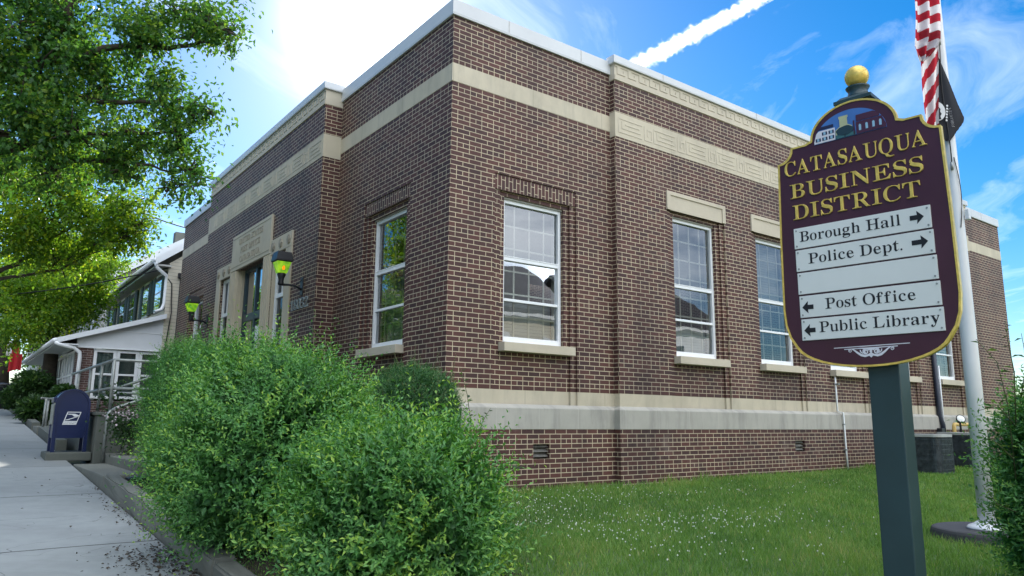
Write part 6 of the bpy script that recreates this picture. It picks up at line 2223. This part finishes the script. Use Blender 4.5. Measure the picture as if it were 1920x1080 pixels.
lim = [([topB, at(-80, 530, D2), at(0, 508, D2), at(60, 480, D2), at(110, 440, D2), at(170, 400, D2)], .07, .015),
       ([topB, at(-60, 500, D2), at(20, 470, D2), at(70, 420, D2), at(100, 360, D2)], .06, .015),
       ([topB, at(-60, 540, D2), at(20, 520, D2), at(110, 505, D2), at(190, 470, D2)], .05, .012)]
tree('street_tree', 'street tree with sunlit yellow green leaves in front of the grey house', tB, [(tB - Vector((0, 0, .2)), .22), (tB + Vector((0, 0, .6)), .17), (topB, .13), (topB + Vector((.1, .1, 1.2)), .10)], lim, bl, 34000, .088, 'maple_light', 61, per=12)
D3 = 25.0
tC = at(92, 742, D3)
tC.z = zs(tC.y)
topC = at(104, 590, D3)
bl = [blob(60, 540, 70, D3), blob(140, 520, 62, D3), blob(190, 500, 38, D3), blob(200, 545, 30, D3 + 1), blob(30, 600, 65, D3 - 1), blob(110, 585, 58, D3), blob(150, 580, 38, D3), blob(0, 530, 70, D3)]
lim = [([at(97, 660, D3), at(90, 610, D3), at(60, 560, D3), at(40, 530, D3)], .12, .03),
       ([at(100, 640, D3), at(112, 590, D3), at(150, 540, D3), at(180, 505, D3)], .11, .03),
       ([at(96, 665, D3), at(125, 655, D3), at(145, 645, D3)], .05, .015),
       ([at(103, 620, D3), at(100, 560, D3), at(95, 500, D3)], .10, .03)]
tree('garden_tree', 'garden tree with a thick dark trunk standing beside the brick porch', tC, [(tC - Vector((0, 0, .2)), .30), (at(92, 700, D3), .22), (at(98, 650, D3), .21), (topC, .16)], lim, bl, 30000, .12, 'maple_light', 71, spread=.45)
D4 = 42.0
tD = at(10, 700, D4)
tD.z = zs(tD.y)
bl = [blob(-20, 560, 75, D4), blob(40, 600, 50, D4), blob(110, 460, 60, D4), blob(150, 480, 60, D4 + 3), blob(60, 500, 70, D4), blob(200, 505, 40, D4 + 2), blob(60, 660, 40, D4 - 4)]
tree('garden_tree', 'distant yellowing tree far up the sidewalk behind the red flag', tD, [(tD, .3), (at(10, 620, D4), .22), (at(20, 540, D4), .15)], [([at(10, 630, D4), at(60, 520, D4)], .12, .04), ([at(12, 600, D4), at(130, 480, D4)], .14, .04)], bl, 15000, .20, 'maple_light', 81, spread=.7)
# clumped garden plants along the far sidewalk
for (px, py, r, dep, nn, label, sd) in ((62, 725, 28, 22.5, 4200, 'tangled garden shrub under the thick trunked tree', 1), (35, 745, 24, 23.5, 2600, 'low leafy shrub spilling over the sidewalk near the far steps', 2), (122, 740, 18, 20.5, 1800, 'leafy garden shrub against the porch brickwork', 3), (70, 768, 22, 20.5, 2200, 'spiky low plant at the edge of the sidewalk', 4)):
    cpt = at(px, py, dep)
    R_ = r / CAM_F * dep
    rt_ = tag(empty('garden_shrub', (cpt.x, cpt.y, zs(cpt.y))), label, 'shrub')
    r_ = np.random.default_rng(200 + sd)
    dd = unit(r_.normal(size=(nn, 3)))
    pp = dd * (R_ * r_.random(nn)[:, None] ** .4) * (1.15, 1.15, .9) * (1 + .25 * lump(dd * 2, 300 + sd))[:, None]
    pp[:, 2] += cpt.z - zs(cpt.y)
    pp[:, 2] = np.abs(pp[:, 2])
    ll = r_.uniform(.07, .15, nn) * (1.8 if sd == 4 else 1)
    leaves('foliage', pp, unit(dd + r_.normal(0, .7, (nn, 3)) + (0, 0, .4)), unit(r_.normal(0, .6, (nn, 3)) + (0, 0, 1)), ll, ll * (.25 if sd == 4 else .6), np.clip(r_.normal(.45, .2, nn), 0, 1), M['weed'], rt_)
    MB().tube([(0, 0, -.1), (.02, 0, R_)], .04, 6).build('stem', M['bark'], rt_)
for (px, py, dep, label) in ((205, 752, 13.5, 'leafy plant growing behind the platform railing'),):
    cpt = at(px, py, dep)
    rt_ = tag(empty('garden_plant', (cpt.x, cpt.y, .2)), label, 'plant')
    r_ = np.random.default_rng(int(px))
    nn = 120
    pp = r_.normal(0, .12, (nn, 3)) * (1, 1, 1.3) + (0, 0, .22)
    pp[:, 2] = np.abs(pp[:, 2])
    leaves('foliage', pp, rand_unit(nn) + (0, 0, .5), rand_unit(nn) + (0, 0, 1), r_.uniform(.05, .11, nn), r_.uniform(.03, .06, nn), r_.uniform(.2, .8, nn), M['weed'], rt_)
    MB().tube([(0, 0, -.05), (0, 0, .4)], .02, 6).build('stem', M['twig'], rt_)

# trees over the streets that show in the window panes
for k, (x, y, z, R_, label) in enumerate(((-15.9, 15, -.3, 3.0, 'street tree over the road opposite the porch'), (-16.0, 3.5, -1, 3.2, 'street tree over the road opposite the entrance'), (-15.9, 26, .4, 3.0, 'street tree over the road near the top of the block'), (-15.9, 33, .8, 3.0, 'street tree over the road before the cream house up the hill'), (-16.0, -6, -1.3, 3.0, 'street tree over the road opposite the shrubs'), (-15.9, 50, 1.9, 3.0, 'street tree over the road before the tan house up the hill'), (-15.9, 61, 2.4, 3.0, 'street tree over the road beyond the last house'), (-15.8, 70, 2.9, 3.0, 'street tree over the road at the top of the hill'))):
    b0 = Vector((x, y, z))
    bl = [(b0 + Vector((r * math.cos(a), r * math.sin(a), 4.3 + h)), s) for r, a, h, s in ((0, 0, 1.6, 1.8), (1.6, .4, .4, 1.5), (1.7, 2.4, .7, 1.5), (1.6, 4.2, .2, 1.6), (1.2, 5.4, 1.5, 1.4))]
    tree('street_tree', label, b0, [(b0, .22), (b0 + Vector((0, 0, 2)), .16), (b0 + Vector((.1, 0, 4)), .11)], [([b0 + Vector((0, 0, 2.3)), bl[i][0]], .08, .02) for i in range(1, 5)], bl, 7000, .16, 'maple', 400 + k, spread=.5)

# far garden wall, steps, rails, red flag and bin up the street
fs_ = tag(empty('far_steps', (-2.6, 26.0, zs(26))), 'small far garden steps with a pale iron rail up the sidewalk', 'steps')
for k in range(4):
    MB().bbox((-.6 + k * .32, -.8, -.2), (2.0, .8, .17 + .17 * k), .01).build('step', M['kerb'], fs_)
o = fs_.location
for q in range(7):
    t = q / 6
    MB().tube([(-.65 + t * 1.6, -.85, .0 + t * .75), (-.65 + t * 1.6, -.85, .85 + t * .78)], .018, 6).build('baluster', M['steel'], fs_)
MB().tube([(-.7, -.85, .85), (1.0, -.85, 1.68)], .03, 8).build('hand_rail', M['steel'], fs_)
gw = tag(empty('garden_wall', (-1.9, 23.4, zs(23.4))), 'pale low garden wall behind the thick trunked tree', 'wall')
MB().bbox((-.2, -.2, -.2), (1.9, .0, 1.25), .02).bbox((-.25, -.24, 1.24), (1.95, .04, 1.33), .02).build('wall_block', M['kerb'], gw)
fp_ = at(24, 668, 27.5)
ff = tag(empty('porch_flag', (fp_.x, fp_.y, fp_.z + .5)), 'red and white flag hanging from a short staff up the street', 'flag')
MB().tube([(-.25, -.2, .12), (1.2, .6, .30)], .02, 6).build('staff', M['wire'], ff)
for nm, mm, x0, x1, z0, z1, dy in (('red_panel', 'red', -.04, .16, -.62, .10, 0), ('white_panel', 'whitecloth', -.22, -.02, -.42, .10, .03), ('red_tail', 'red', -.10, .30, -1.05, -.40, -.03)):
    f = MB()
    for i in range(8):
        a, b = x0 + (x1 - x0) * i / 8, x0 + (x1 - x0) * (i + 1) / 8
        f.quad((a, dy + .04 * math.sin(a * 30), z0 + .06 * math.sin(a * 9)), (b, dy + .04 * math.sin(b * 30), z0 + .06 * math.sin(b * 9)), (b, dy + .04 * math.sin(b * 30), z1), (a, dy + .04 * math.sin(a * 30), z1))
    f.build(nm, M[mm], ff)
bp = at(2, 742, 27)
bn = tag(empty('waste_bin', (bp.x, bp.y, zs(bp.y))), 'dark waste bin standing far up the sidewalk by the steps', 'bin')
MB().lathe([(.24, 0), (.29, .75), (.31, .78), (.31, .82)], 16).build('bin_body', M['black'], bn)
MB().lathe([(.315, .821), (.30, .88), (.06, .93), (.01, .935)], 16).build('bin_lid', M['black'], bn)

# ------------------------------------------------------------------ grass, clover, leaf litter
def blades(n, seed, x0, x1, y0, y1, hmin, hmax, keep):
    r_ = np.random.default_rng(seed)
    x = r_.uniform(x0, x1, n)
    y = r_.uniform(y0, y1, n)
    k = keep(x, y, r_)
    x, y = x[k], y[k]
    z = np.array([lawn_z(a, b) for a, b in zip(x, y)])
    return x, y, z, r_


def keep_lawn(x, y, r_):
    dx_, dy_ = x - CAM_C.x, y - CAM_C.y
    dep = dx_ * math.cos(CAM_YAW) + dy_ * math.sin(CAM_YAW)
    lat = dx_ * math.sin(CAM_YAW) - dy_ * math.cos(CAM_YAW)
    inb = (y < np.where((x > BAY0) & (x < BAY1), -DB - .06, -.06)) & (dep > 2.5) & (np.abs(lat) < dep * .85 + .5)
    return inb & (r_.random(len(x)) < np.clip((6.0 / np.maximum(dep, 1)) ** 1.15, .12, 1))


x, y, z, r_ = blades(640000, 91, -3.25, 20, -9, 0, 0, 0, keep_lawn)
n = len(x)
dep = (x - CAM_C.x) * math.cos(CAM_YAW) + (y - CAM_C.y) * math.sin(CAM_YAW)
patch = lump(np.stack([x, y, x * 0], 1) * .8, 12)
hgt = r_.uniform(.028, .070, n) * (1 + .35 * patch) * np.where((y > -.30), 1.3 + 1.3 * np.clip(lump(np.stack([x * 2.2, y, x * 0], 1), 33), 0, 1), 1.0)
ang = r_.uniform(0, 2 * math.pi, n)
lean = r_.uniform(.1, .9, n) * hgt
wd = r_.uniform(.0028, .0050, n) * np.clip(dep / 5.5, .8, 3)
px_, py_ = np.cos(ang), np.sin(ang)
a2 = r_.uniform(0, 2 * math.pi, n)
V = np.stack([np.stack([x - px_ * wd, y - py_ * wd, z - .004], 1), np.stack([x + px_ * wd, y + py_ * wd, z - .004], 1), np.stack([x + np.cos(a2) * lean, y + np.sin(a2) * lean, z + hgt], 1)], 1).reshape(-1, 3)
patch2 = lump(np.stack([x, y, x * 0], 1) * 1.9, 14)
tint = np.clip(.46 + .28 * patch + .16 * patch2 + r_.normal(0, .17, n), 0, .93)
tint = np.where(r_.random(n) < .04 + .10 * np.clip(patch2 - .1, 0, 1), 1.0, tint)
go = np_mesh('grass', V, 3, np.arange(3 * n), M['grass'], None, np.repeat(tint, 3))
tag(go, 'short green mown grass of the lawn before the brick wall', 'grass', kind='stuff')
# white clover heads
r_ = np.random.default_rng(92)
cl = MB()
cnt = 0
for cx_, cy_, sx, sy, k in ((.2, -1.4, .75, .45, 120), (-.3, -2.7, .6, .5, 110), (1.6, -1.3, .7, .35, 60), (.9, -3.3, .5, .4, 90), (1.6, -3.6, .45, .3, 70), (-.5, -3.9, .5, .5, 70), (3.6, -1.9, 1.1, .6, 45), (.4, -4.6, .7, .5, 40)):
    for _ in range(k):
        xx, yy = cx_ + r_.normal(0, sx), cy_ + r_.normal(0, sy)
        if yy > -.12 or xx < -2.4:
            continue
        zz = lawn_z(xx, yy) + r_.uniform(.045, .085)
        rr = r_.uniform(.004, .0075)
        cl.lathe([(rr * .3, -rr), (rr, -rr * .2), (rr * .8, rr * .5), (rr * .2, rr)], 6, (xx, yy, zz), False)
tag(cl.build('clover_flowers', M['petal'], None, recalc=False), 'scattered small white clover heads in the lawn near the shrubs', 'clover', kind='stuff')
# dead leaves and grit on the sidewalk, gathered along the foot of the kerb
r_ = np.random.default_rng(93)
n1, n2 = 1100, 26
yl = np.concatenate([r_.uniform(-6, 3, 300), r_.normal(-1.35, .30, 400), r_.normal(-2.35, .40, 400)])
xl = -3.44 - np.abs(r_.normal(0, .11, n1)) * (1 + 1.2 * (np.abs(yl + 1.6) < .9))
y2_, x2_ = r_.uniform(-3, 9, n2), r_.uniform(-5.3, -3.6, n2)
yl, xl = np.concatenate([yl, y2_]), np.concatenate([xl, x2_])
n = len(xl)
zl_ = np.array([zs(v) for v in yl]) + r_.uniform(.003, .016, n)
al = rand_unit(n) * (1, 1, .25)
ll = np.concatenate([r_.uniform(.012, .045, n1), r_.uniform(.025, .06, n2)])
lo = leaves('leaf_litter', np.stack([xl, yl, zl_], 1), al, np.stack([r_.normal(0, .35, n), r_.normal(0, .35, n), np.ones(n)], 1), ll, ll * r_.uniform(.3, .8, n), r_.random(n), M['litter'])
tag(lo, 'dry brown leaf litter gathered at the foot of the kerb wall', 'leaf litter', kind='stuff')

# ------------------------------------------------------------------ vapour trail high in the sky
VD = 5200.0
a, b = at(1040, 205, VD * 1.0), at(1640, -118, VD * 1.25)
tr_ = tag(empty('vapour_trail', a), 'thick white vapour trail crossing the blue sky above the roof', 'vapour trail')
mb = MB()
L_ = (b - a).length
mb.tube([(L_ * i / 12, 0, 0) for i in range(13)], 150, 16)
vo = mb.build('vapour', M['vapour'], tr_)
tr_.rotation_mode = 'QUATERNION'
tr_.rotation_quaternion = (b - a).to_track_quat('X', 'Z')
